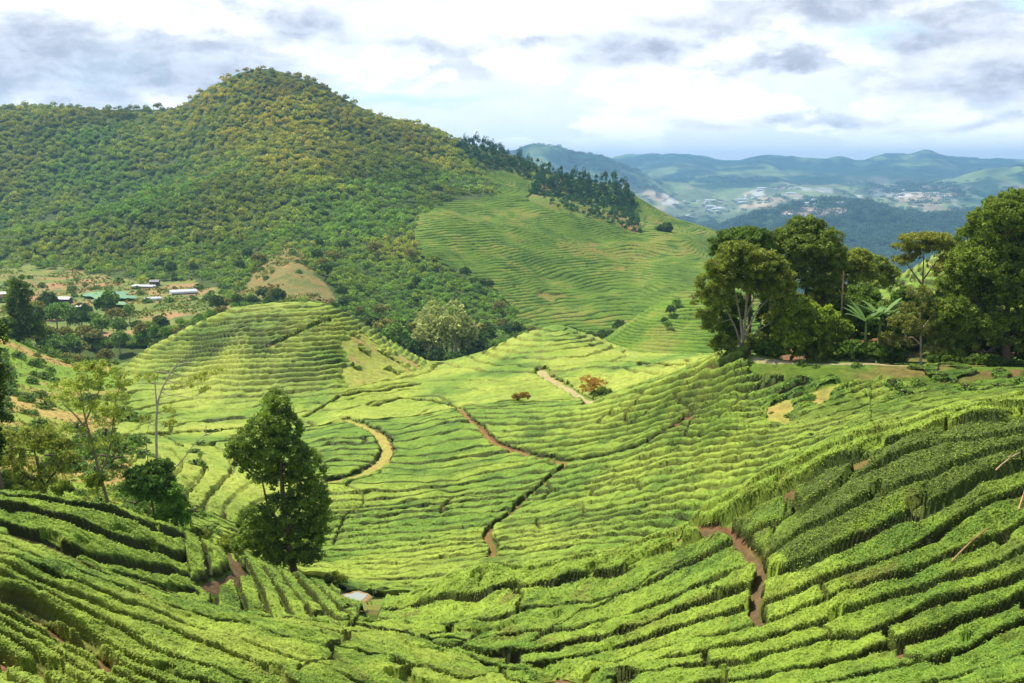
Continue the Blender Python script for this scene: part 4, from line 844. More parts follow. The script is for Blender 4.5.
for i in np.flatnonzero(mm):
    col_ = TT[int(np.clip((s_[i]-SG[0])/(SG[1]-SG[0]), 0, NS-1))]; ok_ = (col_ >= t_[i]) & (LG > math.log(325)) & (LG < math.log(1280)); j_ = int(np.argmax(ok_))
    if ok_.any() and (LG[j_-1] > math.log(326)): Dh[i] = math.exp(LG[j_])
mm &= (Dh > 330) & (Dh < 1275); mm &= ~((Dh < 560) & (gx_ > 600))
X_ = s_[mm]*Dh[mm]; Y_ = Dh[mm]; Z_ = ground(X_, Y_); PX, PY, FWm = gx_[mm], gy_[mm], fw[mm]
size = np.clip(Y_/1000*3.7, 1.8, 4.4)*(.55+.55*rng.random(len(X_))+.7*(rng.random(len(X_))**6)*(Y_ < 900))*np.where(Y_ > 1000, .9, 1)
# leaf colour by place: olive gold on the high slopes, deep green below
hgt = np.clip((Z_-CZ+40)/150, 0, 1); pn = fbm(X_/90, Y_/90, 301, 3); r1 = rng.random(len(X_)); r2 = rng.random(len(X_))
base = lerp(np.broadcast_to(C(.085,.14,.032), (len(X_), 3)), C(.185,.172,.03), np.clip(hgt*.9+pn*.8+(r1-.5)*.3, 0, 1))
base = lerp(base, C(.24,.18,.05), np.clip(r2*4-3.75, 0, .3)); base = lerp(base, C(.04,.085,.03), np.clip((1-r2)*4-2.9, 0, .8)); base = base*(.82+.36*rng.random((len(X_), 1)))*(1-.38*np.clip(fbm(X_/110, Y_/110, 330, 3)*2.2, 0, 1))[:, None]
base *= np.array([3.1,3.0,2.1])
base[FWm] = 2.4*C(.03,.065,.022)*(.7+.7*rng.random((FWm.sum(), 1)))
# the ones that show largest are trees of their own
show = size/Y_*1000*(.7+.6*rng.random(len(X_))); indiv = np.zeros(len(X_), bool); indiv[np.argsort(-np.where(Y_ < 640, show, 0))[:150]] = True
vs, cs_, nV = [], [], 0
for i in np.flatnonzero(~indiv):
    tall = FWm[i]; V, k = (CT_[i % 3] if tall and r1[i] > .72 else FT[i % 8]); a_ = r1[i]*6.28; ca, sa = math.cos(a_), math.sin(a_); R_ = size[i]*(.5+.2*r2[i] if tall else 1.0)
    P = V*R_; vs.append(np.stack([P[:, 0]*ca-P[:, 1]*sa+X_[i], P[:, 0]*sa+P[:, 1]*ca+Y_[i], P[:, 2]*(.9+.4*r2[i]+.5*tall)+Z_[i]+R_*(-.2+.35*r2[i]**2)], -1)); cs_.append(base[i]*(.62+.85*k))
    if rng.random() < .3 and not tall:
        w_ = .22+.2*rng.random(); hx, hy = X_[i]+rng.normal(0, .4*R_), Y_[i]-R_*(.5+.5*rng.random()); zt = Z_[i]+R_*(.6+.9*rng.random()); zb_ = float(Z_[i])-R_*.8
        vs.append(np.array([(hx-w_,hy,zb_),(hx+w_,hy,zb_),(hx+w_*.6,hy,zt),(hx-w_*.6,hy,zt),(hx,hy-w_,zb_),(hx,hy+w_,zb_),(hx,hy+w_*.6,zt),(hx,hy-w_*.6,zt)])); cs_.append(np.broadcast_to(C(.36,.33,.25), (8, 3)))
V = np.concatenate(vs); c = np.concatenate(cs_); print('forest trees', len(vs), 'faces', len(V)//4, 'own', indiv.sum())
tag(mesh_obj('forest', V, np.arange(len(V)).reshape(-1, 4), M_forest, c, smoothf=False), 'dense tropical forest covering the big mountain', 'forest', None, 'stuff')
# individual forest trees: a few kinds, copied with their trunk and crown
def tree_kind(name, seed, cdk, clt, h, r, tall=1.3, bark=(.40,.34,.26), ncl=70):
    r0_ = np.random.default_rng(seed); o = thing(name, (0, 0, 0), 'x', 'tree'); m_ = MB()
    m_.tube([(0,0,-1), (.1,0,h*.5), (0,.1,h*.95)], [.32, .24, .10], bark, 6)
    for i in range(5):
        a_ = i*1.3+r0_.random(); m_.tube([(.05,0,h*(.45+.08*i)), (math.cos(a_)*r*.35, math.sin(a_)*r*.35, h*(.62+.07*i)), (math.cos(a_)*r*.7, math.sin(a_)*r*.7, h*(.72+.06*i))], [.13,.09,.04], bark, 5)
    m_.build('trunk', M_bark, o)
    V, k = crown_template(seed, ncl, 9, .10, tall, .75); V = V*[r, r, r]; V[:, 2] += (h-r*tall*.75)*(.75 if h > 3 else 0)-(.3*r if h < 3 else 0)
    mesh_obj('crown', V, np.arange(len(V)).reshape(-1, 4), M_forest, 1.8*lerp(np.broadcast_to(C(*cdk), (len(V), 3)), C(*clt), k[:, 0]), o, smoothf=False)
    return o
def dup(root, loc, rz, scale, label, group):
    c = root.copy(); COL.objects.link(c); c.location = loc; c.rotation_euler = (0, 0, rz); c.scale = scale; c['label'] = label
    if group: c['group'] = group
    for ch in root.children:
        k = ch.copy(); COL.objects.link(k); k.parent = c
    return c
BK = (.10, .08, .05)
KINDS = {
 'deep': [tree_kind('forest_tree', 400+i, (.025,.05,.015), (.095,.15,.035), 9, 4.2, 1.2) for i in range(3)],
 'olive': [tree_kind('forest_tree', 410+i, (.075,.085,.02), (.24,.23,.06), 8, 4.4, 1.0) for i in range(3)],
 'fresh': [tree_kind('forest_tree', 420+i, (.06,.12,.02), (.19,.29,.06), 9, 3.8, 1.5) for i in range(2)],
 'pale': [tree_kind('forest_tree', 430+i, (.15,.19,.06), (.36,.38,.13), 13, 3.3, 2.4) for i in range(2)],
 'bush': [tree_kind('shrub', 440+i, (.05,.10,.02), (.17,.26,.05), 1.5, 1.5, 1.0, BK, ncl=30) for i in range(3)],
 'pine': [tree_kind('pine_tree', 450+i, (.022,.05,.018), (.07,.12,.03), 10, 2.6, 2.4) for i in range(2)]}
KL = {'deep': 'dark green forest tree', 'olive': 'olive gold forest tree', 'fresh': 'fresh green forest tree', 'pale': 'tall pale yellow green tree', 'bush': 'low green shrub', 'pine': 'slender dark pine'}
KU = {k: False for k in KINDS}; used = set()
def put(kind, px, D, sc_, place, cat='tree', y=None, grp=None):
    s, _ = st(px, 330); x = float(s)*D; z = float(ground(x, D)); L = KINDS[kind]; i = random.randrange(len(L)); src = L[i]
    lab = f"{KL[kind]} {place}"; gr = grp or f"{KL[kind]}s {place}"
    f = sc_*(.85+.3*random.random()); s3 = (f, f, f*(.9+.25*random.random()))
    if (kind, i) not in used:
        used.add((kind, i)); src.location = (x, D, z-.3); src.rotation_euler.z = random.random()*6.28; src.scale = s3; src['label'] = lab; src['group'] = gr; src['category'] = 'shrub' if kind == 'bush' else 'tree'; return src
    c = dup(src, (x, D, z-.3), random.random()*6.28, s3, lab, gr); c['category'] = 'shrub' if kind == 'bush' else 'tree'; return c
def zone(px, py):
    if px < 240: return 'at the forest foot above the farm plots'
    if px < 345: return 'near the bare orange spur'
    return 'in the gully between mountain and tea hill'
for i in np.flatnonzero(indiv):
    k = random.random(); kind = 'deep' if k < .5 else ('olive' if k < .75 else 'fresh')
    put(kind, PX[i], Y_[i], size[i]/4.2*1.15, zone(PX[i], PY[i]))
# the tall trees of the gully behind the two knolls
for px_, D_, kd, s_c in [(362,345,'deep',1.2),(374,350,'fresh',1.2),(384,355,'deep',1.3),(394,350,'fresh',1.4),(404,360,'deep',1.5),(413,352,'fresh',1.3),(424,350,'pale',1.25),(432,356,'pale',1.45),(440,350,'pale',1.5),(447,358,'pale',1.6),(455,350,'pale',1.55),(462,356,'pale',1.4),(469,352,'pale',1.2),
  (436,345,'deep',1.0),(448,345,'fresh',1.0),(476,356,'deep',1.3),(483,350,'deep',1.1),(490,358,'olive',1.2),(497,356,'deep',1.1),(505,366,'fresh',.9),(386,375,'olive',1.4),(400,385,'deep',1.5),(418,390,'olive',1.6),(434,395,'fresh',1.5),(452,398,'deep',1.4),(470,392,'olive',1.5),(484,388,'deep',1.2),(372,385,'deep',1.4),(512,380,'deep',.9),
  (428,372,'pale',1.5),(442,376,'pale',1.7),(456,374,'pale',1.5),(410,345,'deep',1.0),(422,342,'deep',.9),(460,343,'deep',.9)]:
    put(kd, px_, D_, s_c, 'in the gully behind the knolls')
for px_, D_, kd, s_c in [(64,300,'olive',.8),(76,296,'olive',.85),(88,300,'olive',.9),(98,294,'olive',.95),(108,300,'olive',.95),(118,296,'olive',1.0),(128,302,'olive',1.0),(138,298,'olive',.95),(146,304,'olive',.85),(83,310,'deep',.9),(104,312,'deep',.9),(124,312,'olive',1.0),(140,314,'deep',.9),(56,306,'deep',.9),
  (150,330,'deep',1.0),(160,336,'fresh',1.0),(170,340,'deep',1.05),(180,342,'fresh',1.0),(190,345,'deep',1.0),(200,350,'fresh',.9),(158,350,'deep',1.0),(175,355,'deep',1.0),(192,360,'olive',.9),(208,360,'deep',.8),(168,322,'deep',.9),(183,328,'deep',.8)]:
    put(kd, px_, D_, s_c, 'in the belt left of the left knoll')
for i in range(34): put(random.choice(['deep', 'deep', 'olive', 'fresh']), random.uniform(30, 150), random.uniform(325, 455), .75+.3*random.random(), 'in the hollow between scrub slope and farm plots')
for i in range(16): put('bush', random.uniform(890, 1040), random.uniform(99, 108), .4+.45*random.random(), 'on the dark bank below the earth road')
for i in range(12): put('bush', random.uniform(750, 880), random.uniform(104, 116), .22+.3*random.random(), 'on the grassy bank below the earth road')
for i in range(26):
    q_ = i/25; put('deep' if i % 3 else 'olive', 598+q_*108, 428+random.uniform(0, 22), .62+.2*random.random(), 'behind the small terraced tea knoll')
for px_, D_, kd, s_c in [(563,430,'deep',.75),(572,436,'deep',.8),(581,430,'fresh',.75),(590,434,'deep',.7),(600,436,'deep',.65),(610,430,'deep',.6),(597,450,'deep',.7),(670,372,'deep',.45),(676,380,'fresh',.5),(664,366,'deep',.4),(668,360,'fresh',.35)]:
    put(kd, px_, D_, s_c, 'at the foot of the far tea hill')
for px_, D_, s_c in [(476,1062,1.0),(484,1060,1.15),(491,1058,.9),(500,1052,.8),(560,1012,.9),(571,1010,1.0),(578,1004,1.1),(586,1000,1.0),(594,998,1.1),(603,992,1.3),(611,986,1.25),(619,975,1.2),(625,965,1.1),(548,1018,1.0),(537,1024,.9),(630,950,1.0),(634,935,.9),(615,960,1.1),(600,960,1.0),(586,965,1.0)]:
    put('pine', px_, D_, s_c*.8, 'on the ridge line behind the far tea hill')
big_tree('conical_tree', 'dark green conical tree rising beside the farm sheds at far left', 'tree', 20, 290, [[(20,352),(20,320),(19,290)]], [(19,285,8,8),(20,297,12,8),(18,309,13,9),(24,321,16,9),(30,333,18,10),(8,330,12,12)], 1.0, 44, .32, .9, (.025,.05,.014), (.09,.14,.03), r0=.5)
for i in range(150):
    if i < 95:
        px_ = random.uniform(-30, 125); D_ = random.uniform(165, 290); pl = 'on the brown scrubby slope at left'
    else: px_ = random.uniform(-10, 205); D_ = random.uniform(88, 160); pl = 'on rough ground beyond the left mound'
    put('bush', px_, D_, .6+.9*random.random(), pl)
for i in range(22): put('bush', random.uniform(232, 350), random.uniform(520, 600), 1.2+random.random(), 'on the bare orange spur')
for i in range(60): put('bush', random.uniform(-10, 230), random.uniform(490, 640), .7+1.5*random.random(), 'among the hillside farm plots')
for k in KINDS:
    for i, src in enumerate(KINDS[k]):
        if (k, i) not in used:
            for ch in list(src.children): bpy.data.objects.remove(ch)
            bpy.data.objects.remove(src)
def undergrowth(label, n, xr, yr, poly, D0, D1, hgt, per, seed):
    px = rng.uniform(*xr, n); py = rng.uniform(*yr, n); s_, t_ = st(px, py); ok = in_poly(px, py, poly); D = np.zeros(n)
    for i in np.flatnonzero(ok):
        col_ = TT[int(np.clip((s_[i]-SG[0])/(SG[1]-SG[0]), 0, NS-1))]; o_ = (col_ >= t_[i]) & (LG > math.log(D0)); j_ = int(np.argmax(o_))
        if o_.any() and LG[j_-1] > math.log(D0*1.003): D[i] = math.exp(LG[j_])
    D = D*(1+rng.normal(0, .012, n)); x, y = s_*D, D; ok &= (D > D0) & (D < D1) & (fbm(x/(D0*.06), y/(D0*.06), seed, 3) > -.28+.3*rng.random(n)); x, y, D = x[ok], y[ok], D[ok]
    z = ground(x, y); h = hgt*(.4+rng.random(len(x))); V, c = leaf_quads(np.stack([x, y, z+h*.4], -1), h, per, float(np.median(D))*.0011, (.09, .14, .02), (.30, .36, .06), .6, cmix=np.clip(.45+fbm(x/6, y/6, seed+1, 2), 0, 1))
    br = np.repeat(np.clip(fbm(x/9, y/9, seed+2, 2)*2-.3, 0, .7), per*4); c = lerp(c, C(.28, .17, .07), br)
    tag(mesh_obj('undergrowth', V, np.arange(len(V)).reshape(-1, 4), M_forest, c, smoothf=False), label, 'undergrowth', None, 'stuff')
undergrowth('rough grass and scrub on the left slopes', 9000, (-30, 230), (325, 520), [(-40,320),(20,332),(120,368),(150,400),(215,470),(235,530),(-40,500)], 77, 320, .45, 9, 501)
undergrowth('patchy weeds and grass among the farm plots and on the orange spur', 13000, (-30, 370), (235, 345), [(-40,262),(60,262),(140,285),(225,290),(240,270),(288,238),(325,265),(360,300),(345,315),(235,315),(60,350),(-40,350)], 440, 800, 1.0, 8, 511)
# ------------------------------------------------------------------ farm sheds, plastic houses, nets
def shed(px, D, w, d, h, rc, wc, label, rz=0., open_=False):
    s, _ = st(px, 305); x = float(s)*D; z = float(ground(x, D)); o = thing('shed', (x, D, z), label, 'shed', rz=rz)
    m_ = MB(); m_.box(-w/2, w/2, -d/2, d/2, -1, h, wc); m_.build('wall', M_paint, o, False)
    m_ = MB(); e = .35; m_.add([(-w/2-e,-d/2-e,h-.05),(w/2+e,-d/2-e,h-.05),(w/2+e,0,h+.9),(-w/2-e,0,h+.9),(-w/2-e,d/2+e,h-.05),(w/2+e,d/2+e,h-.05),(-w/2-e,-d/2-e,h+.08),(w/2+e,-d/2-e,h+.08),(w/2+e,0,h+1.03),(-w/2-e,0,h+1.03),(-w/2-e,d/2+e,h+.08),(w/2+e,d/2+e,h+.08)],
      [(0,1,2,3),(3,2,5,4),(6,9,8,7),(9,10,11,8),(0,6,7,1),(4,5,11,10),(0,3,9,6),(3,4,10,9),(1,7,8,2),(2,8,11,5)], rc); m_.build('roof', M_metal, o, False)
    m_ = MB(); m_.box(-.6, .6, -d/2-.04, -d/2-.003, 0, min(2.1, h-.3), (.10,.08,.07)); m_.build('door', M_paint, o, False)
    m_ = MB(); m_.box(w*.25, w*.25+1.1, -d/2-.04, -d/2-.003, 1.0, min(1.9, h-.4), (.05,.06,.08)); m_.build('window', M_paint, o, False)
shed(48, 515, 6, 4, 2.6, (.55,.68,.72), (.50,.58,.60), 'pale blue shed left of the dark fronted one', .1)
shed(64, 510, 7.5, 4, 2.4, (.70,.70,.70), (.07,.07,.09), 'dark fronted shed with pale roof by the farm plots', -.1)
shed(4, 520, 6, 5, 4.5, (.65,.62,.58), (.62,.33,.16), 'small orange walled house at the left edge', .2)
shed(156, 585, 5, 4, 2.2, (.14,.14,.16), (.10,.09,.09), 'small black hut on the orange bank above the white covers', .1)
def tunnels(px, D, n, L, w, label, rz):
    s, _ = st(px, 300); x = float(s)*D; z = float(ground(x, D)); o = thing('greenhouse', (x, D, z), label, 'greenhouse', rz=rz)
    for i in range(n):
        m_ = MB(); a_ = np.linspace(0, math.pi, 9); k = 8; xx = np.linspace(-L/2, L/2, k); V = np.stack(np.broadcast_arrays(xx[:, None], (i-(n-1)/2)*w+np.cos(a_)[None]*w*.48, .5+np.sin(a_)[None]*w*.42), -1).reshape(-1, 3)
        V[:, 2] += 0; m_.add(V, grid_faces(k, 9), (.48,.51,.54)); m_.build('cover', M_metal, o)
        for e in (-1, 1):
            m_ = MB(); y0 = (i-(n-1)/2)*w; m_.add([(e*(L/2-.05), y0, .5)]+[(e*(L/2-.05), y0+math.cos(q)*w*.46, .5+math.sin(q)*w*.40) for q in a_]+[(e*(L/2-.05), y0-w*.46, -1), (e*(L/2-.05), y0+w*.46, -1)], [(0, j, j+1) for j in range(1, 9)]+[(0, 9, 10), (0, 10, 11), (0, 11, 1)], (.6,.64,.62)); m_.build('end_wall', M_paint, o, False)
tunnels(184, 545, 3, 14, 3.4, 'white plastic greenhouse nearest the left knoll', .45)
tunnels(153, 505, 2, 8, 3.0, 'small white plastic greenhouse left of the larger one', .6)
tunnels(145, 575, 2, 13, 2.6, 'long low white plastic greenhouse on the orange bank', -.12)
tunnels(70, 488, 1, 12, 3.2, 'single pale plastic tunnel below the sheds', 0)
def net(px0, px1, D0, D1, label, colr):
    s0, s1 = float(st(px0, 305)[0]), float(st(px1, 305)[0]); S, Dg = np.meshgrid(np.linspace(s0, s1, 26), np.linspace(D0, D1, 18)); sh = S+.006*np.sin(Dg*.15); X = sh*Dg; Y = Dg+2*np.sin(S*90)
    Z = ground(X, Y)+1.5+.35*np.abs(np.sin(X*.7))*np.abs(np.sin(Y*.5)); Z2 = Z-.06
    V = np.concatenate([np.stack([X, Y, Z], -1).reshape(-1, 3), np.stack([X, Y, Z2], -1).reshape(-1, 3)]); f = grid_faces(18, 26)
    nz = fbm(X/4, Y/4, 7, 2).ravel(); c = lerp(np.broadcast_to(C(*colr), (468, 3)), GRASS*1.1, np.clip(nz*2+.1, 0, .75)); c = np.concatenate([c, c])
    cx, cy_ = float(X.mean()), float(Y.mean()); cz_ = float(ground(cx, cy_)); V = V-np.array([cx, cy_, cz_])
    o = thing('netted_plot', (cx, cy_, cz_), label, 'netting'); mesh_obj('net', V, np.concatenate([f, f[:, ::-1]+468]), M_paint, c, o)
    for (i, j) in ((0, 0), (0, 25), (17, 0), (17, 25), (8, 12)):
        m_ = MB(); p = V[i*26+j]; m_.tube([(p[0], p[1], p[2]-2.0), (p[0], p[1], p[2])], [.06, .05], (.4,.35,.3), 5); m_.build('post', M_bark, o)
net(90, 132, 505, 545, 'turquoise net over vegetable beds on the farm slope', (.11,.26,.17))
net(106, 127, 478, 490, 'smaller turquoise net below the larger one', (.10,.28,.20))
# ------------------------------------------------------------------ far valley: pale farm buildings
def far_building(w, d, h, c1, c2):
    m_ = MB(); m_.box(-w/2, w/2, -d/2, d/2, -8, h, c1)
    m_.add([(-w/2,-d/2,h),(w/2,-d/2,h),(w/2,0,h+d*.2),(-w/2,0,h+d*.2),(-w/2,d/2,h),(w/2,d/2,h)], [(0,1,2,3),(3,2,5,4)], c2); m_.add([(-w/2,-d/2,h),(-w/2,0,h+d*.2),(-w/2,d/2,h),(w/2,-d/2,h),(w/2,0,h+d*.2),(w/2,d/2,h)], [(0,1,2),(3,5,4)], c1)
    return m_.build('valley_building', M_paint, None, False)
protos = [far_building(46, 18, 5, (.5,.5,.5), (.58,.6,.62)), far_building(24, 14, 7, (.70,.66,.60), (.62,.36,.28)), far_building(66, 24, 5, (.45,.48,.5), (.5,.55,.62)), far_building(16, 12, 9, (.8,.78,.74), (.5,.5,.54))]
cl_ = [(715,212,26,3,30),(745,205,26,4,24),(700,206,20,4,20),(770,196,30,4,22),(725,220,22,3,20),(815,213,22,3,22),(860,190,40,4,20),(905,186,30,3,14),(790,200,22,4,14),(690,215,14,3,12),(835,197,30,3,10),(930,192,30,4,10)]
nb = 0
for (a, b, ra, rb, n) in cl_:
    for i in range(max(2, n//3)):
        p_, q_ = random.gauss(a, ra*.6), random.gauss(b, rb*.7); h_ = hit([p_], [q_], 3000)[0]
        if h_[1] < 3000 or h_[1] > 9500: continue
        pr = protos[random.choice((0, 0, 1, 2, 3, 3))]; o = pr.copy(); COL.objects.link(o); o.location = h_; o.rotation_euler.z = random.choice((.1, .3, 1.4, -.2))+random.gauss(0, .1)
        pl = 'left of the dark hill' if a < 760 else ('on the dark wooded hill' if a == 815 else 'on the valley floor beyond the dark hill')
        tag(o, f'tiny pale building in the far valley {pl}', 'building', f'tiny pale buildings {pl}'); nb += 1
for pr in protos: bpy.data.objects.remove(pr)
print('far buildings', nb)
# far wooded relief: one mass of tree clumps on the dark hill and nearer slopes
n = 24000; q = rng.random((n, 2)); ls = np.log(1650)+q[:, 0]*(math.log(7400)-math.log(1650)); ss = -.02+q[:, 1]*.56; Df = np.exp(ls); X = ss*Df; Z = ground(X, Df)
pxx, pyy = pix(ss, (Z-CZ)/Df); dens_ = np.where(Df < 4800, .9, np.clip(.35-fbm(X/600, Df/600, 51, 4)*2, 0, 1)*np.where(np.abs(pyy-205) < 12, .35, 1)); k = rng.random(n) < dens_
X, Df, Z = X[k], Df[k], Z[k]; vs = []; cs_ = []
for i in range(len(X)):
    V, kk = FT[i % 8]; V = V[::1]; sel = np.arange(len(V)//4) % 3 == 0; V = V.reshape(-1, 4, 3)[sel].reshape(-1, 3); kk = kk.reshape(-1, 4, 1)[sel].reshape(-1, 1); R_ = (11+12*rng.random())*(1 if Df[i] > 3300 else .7)
    vs.append(V*[R_, R_, R_*.75]*1.0+[X[i], Df[i], Z[i]-2]); cs_.append(C(.08,.15,.08)*(.7+.8*kk)*(1 if Df[i] > 4800 else .95))
V = np.concatenate(vs); c = np.concatenate(cs_)
tag(mesh_obj('distant_woods', V, np.arange(len(V)).reshape(-1, 4), M_forest, c, smoothf=False), 'woods covering the distant hills', 'woods', None, 'stuff')
# ------------------------------------------------------------------ camera, sun, sky, haze
cam = bpy.data.cameras.new('camera'); cam.lens = F/1024*36; cam.sensor_width = 36; cam.clip_start = .5; cam.clip_end = 60000
co = bpy.data.objects.new('camera', cam); COL.objects.link(co); co.location = (0, 0, CZ); co.rotation_euler = (math.pi/2-PT, 0, 0); sc.camera = co
SUN_AZ, SUN_EL = R(-58), R(60)           # azimuth from +Y towards +X
sd = Vector((math.sin(SUN_AZ)*math.cos(SUN_EL), math.cos(SUN_AZ)*math.cos(SUN_EL), math.sin(SUN_EL)))
sl = bpy.data.lights.new('sun', 'SUN'); sl.energy = 5.0; sl.angle = R(.6); sl.color = (1, .93, .78)
so = bpy.data.objects.new('sun', sl); COL.objects.link(so); so.rotation_euler = sd.to_track_quat('Z', 'Y').to_euler(); so.location = (0, 0, CZ+400)
W = bpy.data.worlds.new('World'); sc.world = W; W.use_nodes = True; nt = W.node_tree; N = nt.nodes; N.clear(); Lk = nt.links.new
def nd(t, **k):
    n = N.new(t)
    for a_, b_ in k.items(): setattr(n, a_, b_)
    return n
out = nd('ShaderNodeOutputWorld'); bg = nd('ShaderNodeBackground'); bg.inputs['Strength'].default_value = .1; Lk(bg.outputs[0], out.inputs['Surface'])
sky = nd('ShaderNodeTexSky', sky_type='NISHITA'); sky.sun_disc = False; sky.sun_elevation = SUN_EL; sky.sun_rotation = SUN_AZ; sky.altitude = 1500; sky.air_density = 1.0; sky.dust_density = 1.5
tc = nd('ShaderNodeTexCoord')
def vscale(v, s):
    m = nd('ShaderNodeMapping'); m.inputs['Scale'].default_value = s; Lk(v, m.inputs['Vector']); return m.outputs[0]
def noise(v, s, det=6, ro=.6, dist=0):
    n = nd('ShaderNodeTexNoise'); n.inputs['Scale'].default_value = s; n.inputs['Detail'].default_value = det; n.inputs['Roughness'].default_value = ro; n.inputs['Distortion'].default_value = dist
    Lk(v, n.inputs['Vector']); return n
def mth(op, a_, b_=None, c_=None, clamp=False):
    m = nd('ShaderNodeMath', operation=op); m.use_clamp = clamp
    for i, q in enumerate((a_, b_, c_)):
        if q is None: continue
        if isinstance(q, (int, float)): m.inputs[i].default_value = q
        else: Lk(q, m.inputs[i])
    return m.outputs[0]
def mrange(v, a0, a1, b0=0., b1=1., smooth=True):
    m = nd('ShaderNodeMapRange'); m.interpolation_type = 'SMOOTHSTEP' if smooth else 'LINEAR'
    for k_, q in zip(('From Min', 'From Max', 'To Min', 'To Max'), (a0, a1, b0, b1)): m.inputs[k_].default_value = q
    Lk(v, m.inputs['Value']); return m.outputs[0]
def mixc(f, a_, b_):
    m = nd('ShaderNodeMix', data_type='RGBA')
    if isinstance(f, (int, float)): m.inputs['Factor'].default_value = f
    else: Lk(f, m.inputs['Factor'])
    for i, q in ((6, a_), (7, b_)):
        if isinstance(q, tuple): m.inputs[i].default_value = q
        else: Lk(q, m.inputs[i])
    return m.outputs[2]
dirv = tc.outputs['Generated']
flat = vscale(dirv, (1, 1, 1.9))
dn = noise(flat, 5, 3, .6)
dm = nd('ShaderNodeVectorMath', operation='MULTIPLY_ADD'); dsub = nd('ShaderNodeVectorMath', operation='SUBTRACT'); Lk(dn.outputs['Color'], dsub.inputs[0]); dsub.inputs[1].default_value = (.5, .5, .5)
Lk(dsub.outputs[0], dm.inputs[0]); dm.inputs[1].default_value = (.16, .16, .05); Lk(dirv, dm.inputs[2]); wob_ = dm.outputs[0]
dn2 = noise(flat, 22, 5, .6); dm2 = nd('ShaderNodeVectorMath', operation='MULTIPLY_ADD'); ds2 = nd('ShaderNodeVectorMath', operation='SUBTRACT'); Lk(dn2.outputs['Color'], ds2.inputs[0]); ds2.inputs[1].default_value = (.5, .5, .5)
Lk(ds2.outputs[0], dm2.inputs[0]); dm2.inputs[1].default_value = (.08, .08, .035); Lk(wob_, dm2.inputs[2]); wob_ = dm2.outputs[0]
def blob(px, py, rx, ry, soft=.3):
    s_, t_ = st(px, py); v = Vector((float(s_), 1, float(t_))).normalized()
    m = nd('ShaderNodeMapping'); sx, sz = F/rx, F/ry
    m.inputs['Scale'].default_value = (sx, 1.5, sz); m.inputs['Location'].default_value = (-v.x*sx, -v.y*1.5, -v.z*sz); Lk(wob_, m.inputs['Vector'])
    l = nd('ShaderNodeVectorMath', operation='LENGTH'); Lk(m.outputs[0], l.inputs[0])
    return mrange(l.outputs['Value'], soft, 1.25, 1, 0)
def union(bl):
    o = bl[0]
    for b in bl[1:]: o = mth('MAXIMUM', o, b)
    return o
grey = union([blob(90, 70, 200, 34, .4), blob(200, 45, 130, 14, 0), blob(300, 30, 60, 22), blob(480, 44, 110, 9), blob(795, 8, 150, 26, .5), blob(650, 52, 70, 17), blob(970, 60, 95, 36, .6), blob(945, 18, 60, 12), blob(20, 30, 160, 20, 0), blob(770, 60, 60, 10), blob(1040, 120, 130, 9, 0),blob(820,118,150,7,0)])
blue = union([blob(862, 40, 55, 13), blob(1015, 2, 30, 10), blob(120, 68, 120, 22, 0), blob(400, 98, 130, 10, 0)])
big_n = mrange(noise(flat, 4.5, 8, .62, .3).outputs['Fac'], .40, .62)
pv = vscale(dirv, (1, 1, 2.3)); nA = noise(pv, 7.5, 12, .56, .2).outputs['Fac']
pv2 = nd('ShaderNodeVectorMath', operation='ADD'); Lk(pv, pv2.inputs[0]); pv2.inputs[1].default_value = (.008, 0, .03); nB = noise(pv2.outputs[0], 7.5, 12, .56, .2).outputs['Fac']
puff = mrange(nA, .45, .515); shade = mth('MULTIPLY_ADD', mth('SUBTRACT', nA, nB), 11.0, .66, clamp=True)
puff_d = mrange(noise(vscale(dirv, (1, 1, 2.0)), 30, 8, .6, .3).outputs['Fac'], .38, .66)
sep = nd('ShaderNodeSeparateXYZ'); Lk(dirv, sep.inputs[0])
K = 10.0
WHITE = (1.12*K*.86, 1.14*K*.86, 1.18*K*.86, 1); MID = (.72*K, .77*K, .86*K, 1); GREYC = (.33*K, .37*K, .45*K, 1); BLUEC = (.52*K, .74*K, .88*K, 1); HORC = (.86*K, .94*K, 1.0*K, 1)
CLD = mixc(shade, (.55*K, .59*K, .66*K, 1), WHITE)
c1_ = mixc(mth('MULTIPLY', puff, .92), MID, CLD)                       # puffs of cloud over paler cloud
c1_ = mixc(mth('MULTIPLY', puff_d, .22), c1_, WHITE)
skyc = mixc(.75, sky.outputs[0], HORC)
hor = mrange(sep.outputs['Z'], .015, .075)
thin = mth('MULTIPLY', puff, mrange(sep.outputs['Z'], .01, .05))
low = mixc(mth('MULTIPLY', thin, .9), skyc, mixc(.6, CLD, (1.3*K, 1.3*K, 1.3*K, 1)))
c2_ = mixc(hor, low, c1_)
bright = union([blob(430, 100, 70, 26, .3), blob(560, 100, 70, 22, .4), blob(690, 92, 80, 22, .4), blob(850, 100, 70, 16, .4), blob(590, 25, 190, 34, .5), blob(600, 95, 260, 26, .1), blob(880, 95, 120, 24, .2), blob(400, 12, 120, 16, .1), blob(1000, 40, 50, 25, 0)])
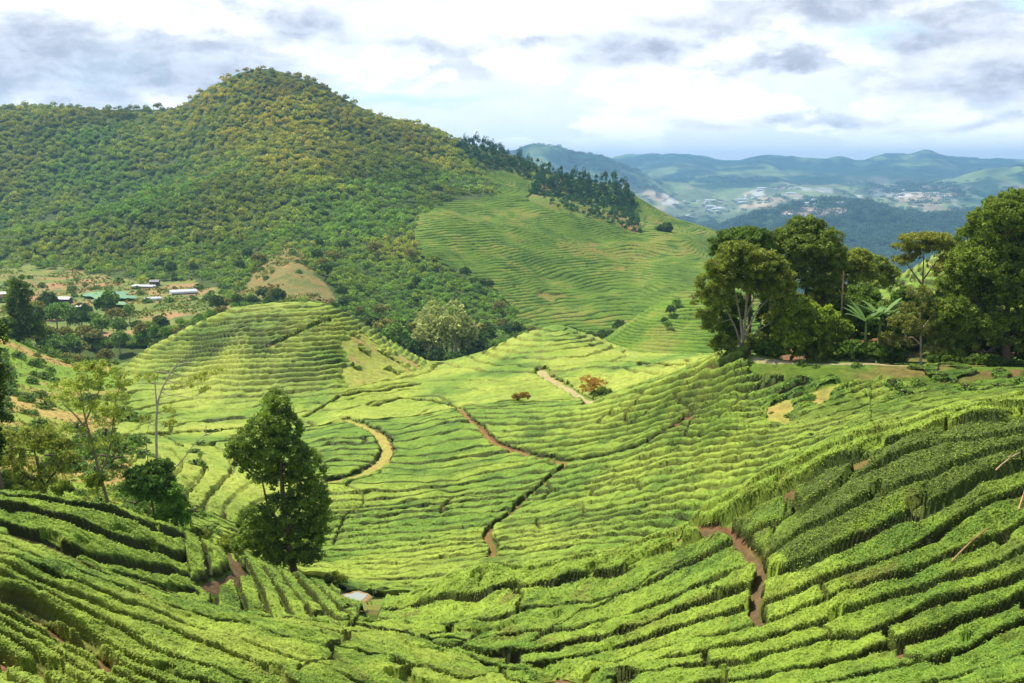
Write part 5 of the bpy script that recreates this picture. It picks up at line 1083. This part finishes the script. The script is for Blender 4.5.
c3_ = mixc(mth('MULTIPLY', bright, mth('ADD', mth('MULTIPLY', puff, .55), .12)), c2_, WHITE)
c4_ = mixc(mth('MULTIPLY', blue, .75), c3_, BLUEC)
gd = mixc(puff_d, GREYC, (.52*K, .56*K, .65*K, 1))
c5_ = mixc(mth('MULTIPLY', grey, mrange(nA, .38, .62, .95, .45)), c4_, gd)
up_ = mixc(mth('MULTIPLY', big_n, .8), mixc(.5, sky.outputs[0], (.24*K, .30*K, .42*K, 1)), gd)                        # broken cloud over the rest of the sky
c6_ = mixc(mrange(sep.outputs['Z'], .17, .30), c5_, up_)
Lk(c6_, bg.inputs['Color'])
# air: a closed box of thin even haze round everything, below the sky
HAZE = 1.0e-4
mb = MB(); mb.box(-13500, 13500, -15200, 14500, CZ-1600, CZ+245)
hz_ = mb.build('haze', bpy.data.materials.new('haze_air'), smoothf=False); tag(hz_, 'thin blue haze filling the air of the valley', None, None, 'stuff')
hm = hz_.data.materials[0]; hm.use_nodes = True; hn = hm.node_tree; hn.nodes.clear(); ho = hn.nodes.new('ShaderNodeOutputMaterial'); hp_ = hn.nodes.new('ShaderNodeVolumePrincipled')
hp_.inputs['Color'].default_value = (.30, .60, 1.0, 1); hp_.inputs['Density'].default_value = HAZE; hp_.inputs['Anisotropy'].default_value = .2
hn.links.new(hp_.outputs[0], ho.inputs['Volume'])
# render
sc.render.engine = 'CYCLES'; cy = sc.cycles
cy.use_denoising = True; cy.max_bounces = 5; cy.diffuse_bounces = 2; cy.glossy_bounces = 2; cy.transmission_bounces = 2; cy.volume_bounces = 0; cy.transparent_max_bounces = 4
cy.sample_clamp_indirect = 6; cy.use_fast_gi = False; cy.use_adaptive_sampling = True; cy.adaptive_threshold = .02
try: cy.volume_max_steps = 64
except Exception: pass
try: cy.denoising_prefilter = 'ACCURATE'
except Exception: pass
sc.view_settings.view_transform = 'Standard'; sc.view_settings.look = 'None'; sc.view_settings.gamma = 1; sc.view_settings.use_curve_mapping = False
sc.view_settings.exposure = .58
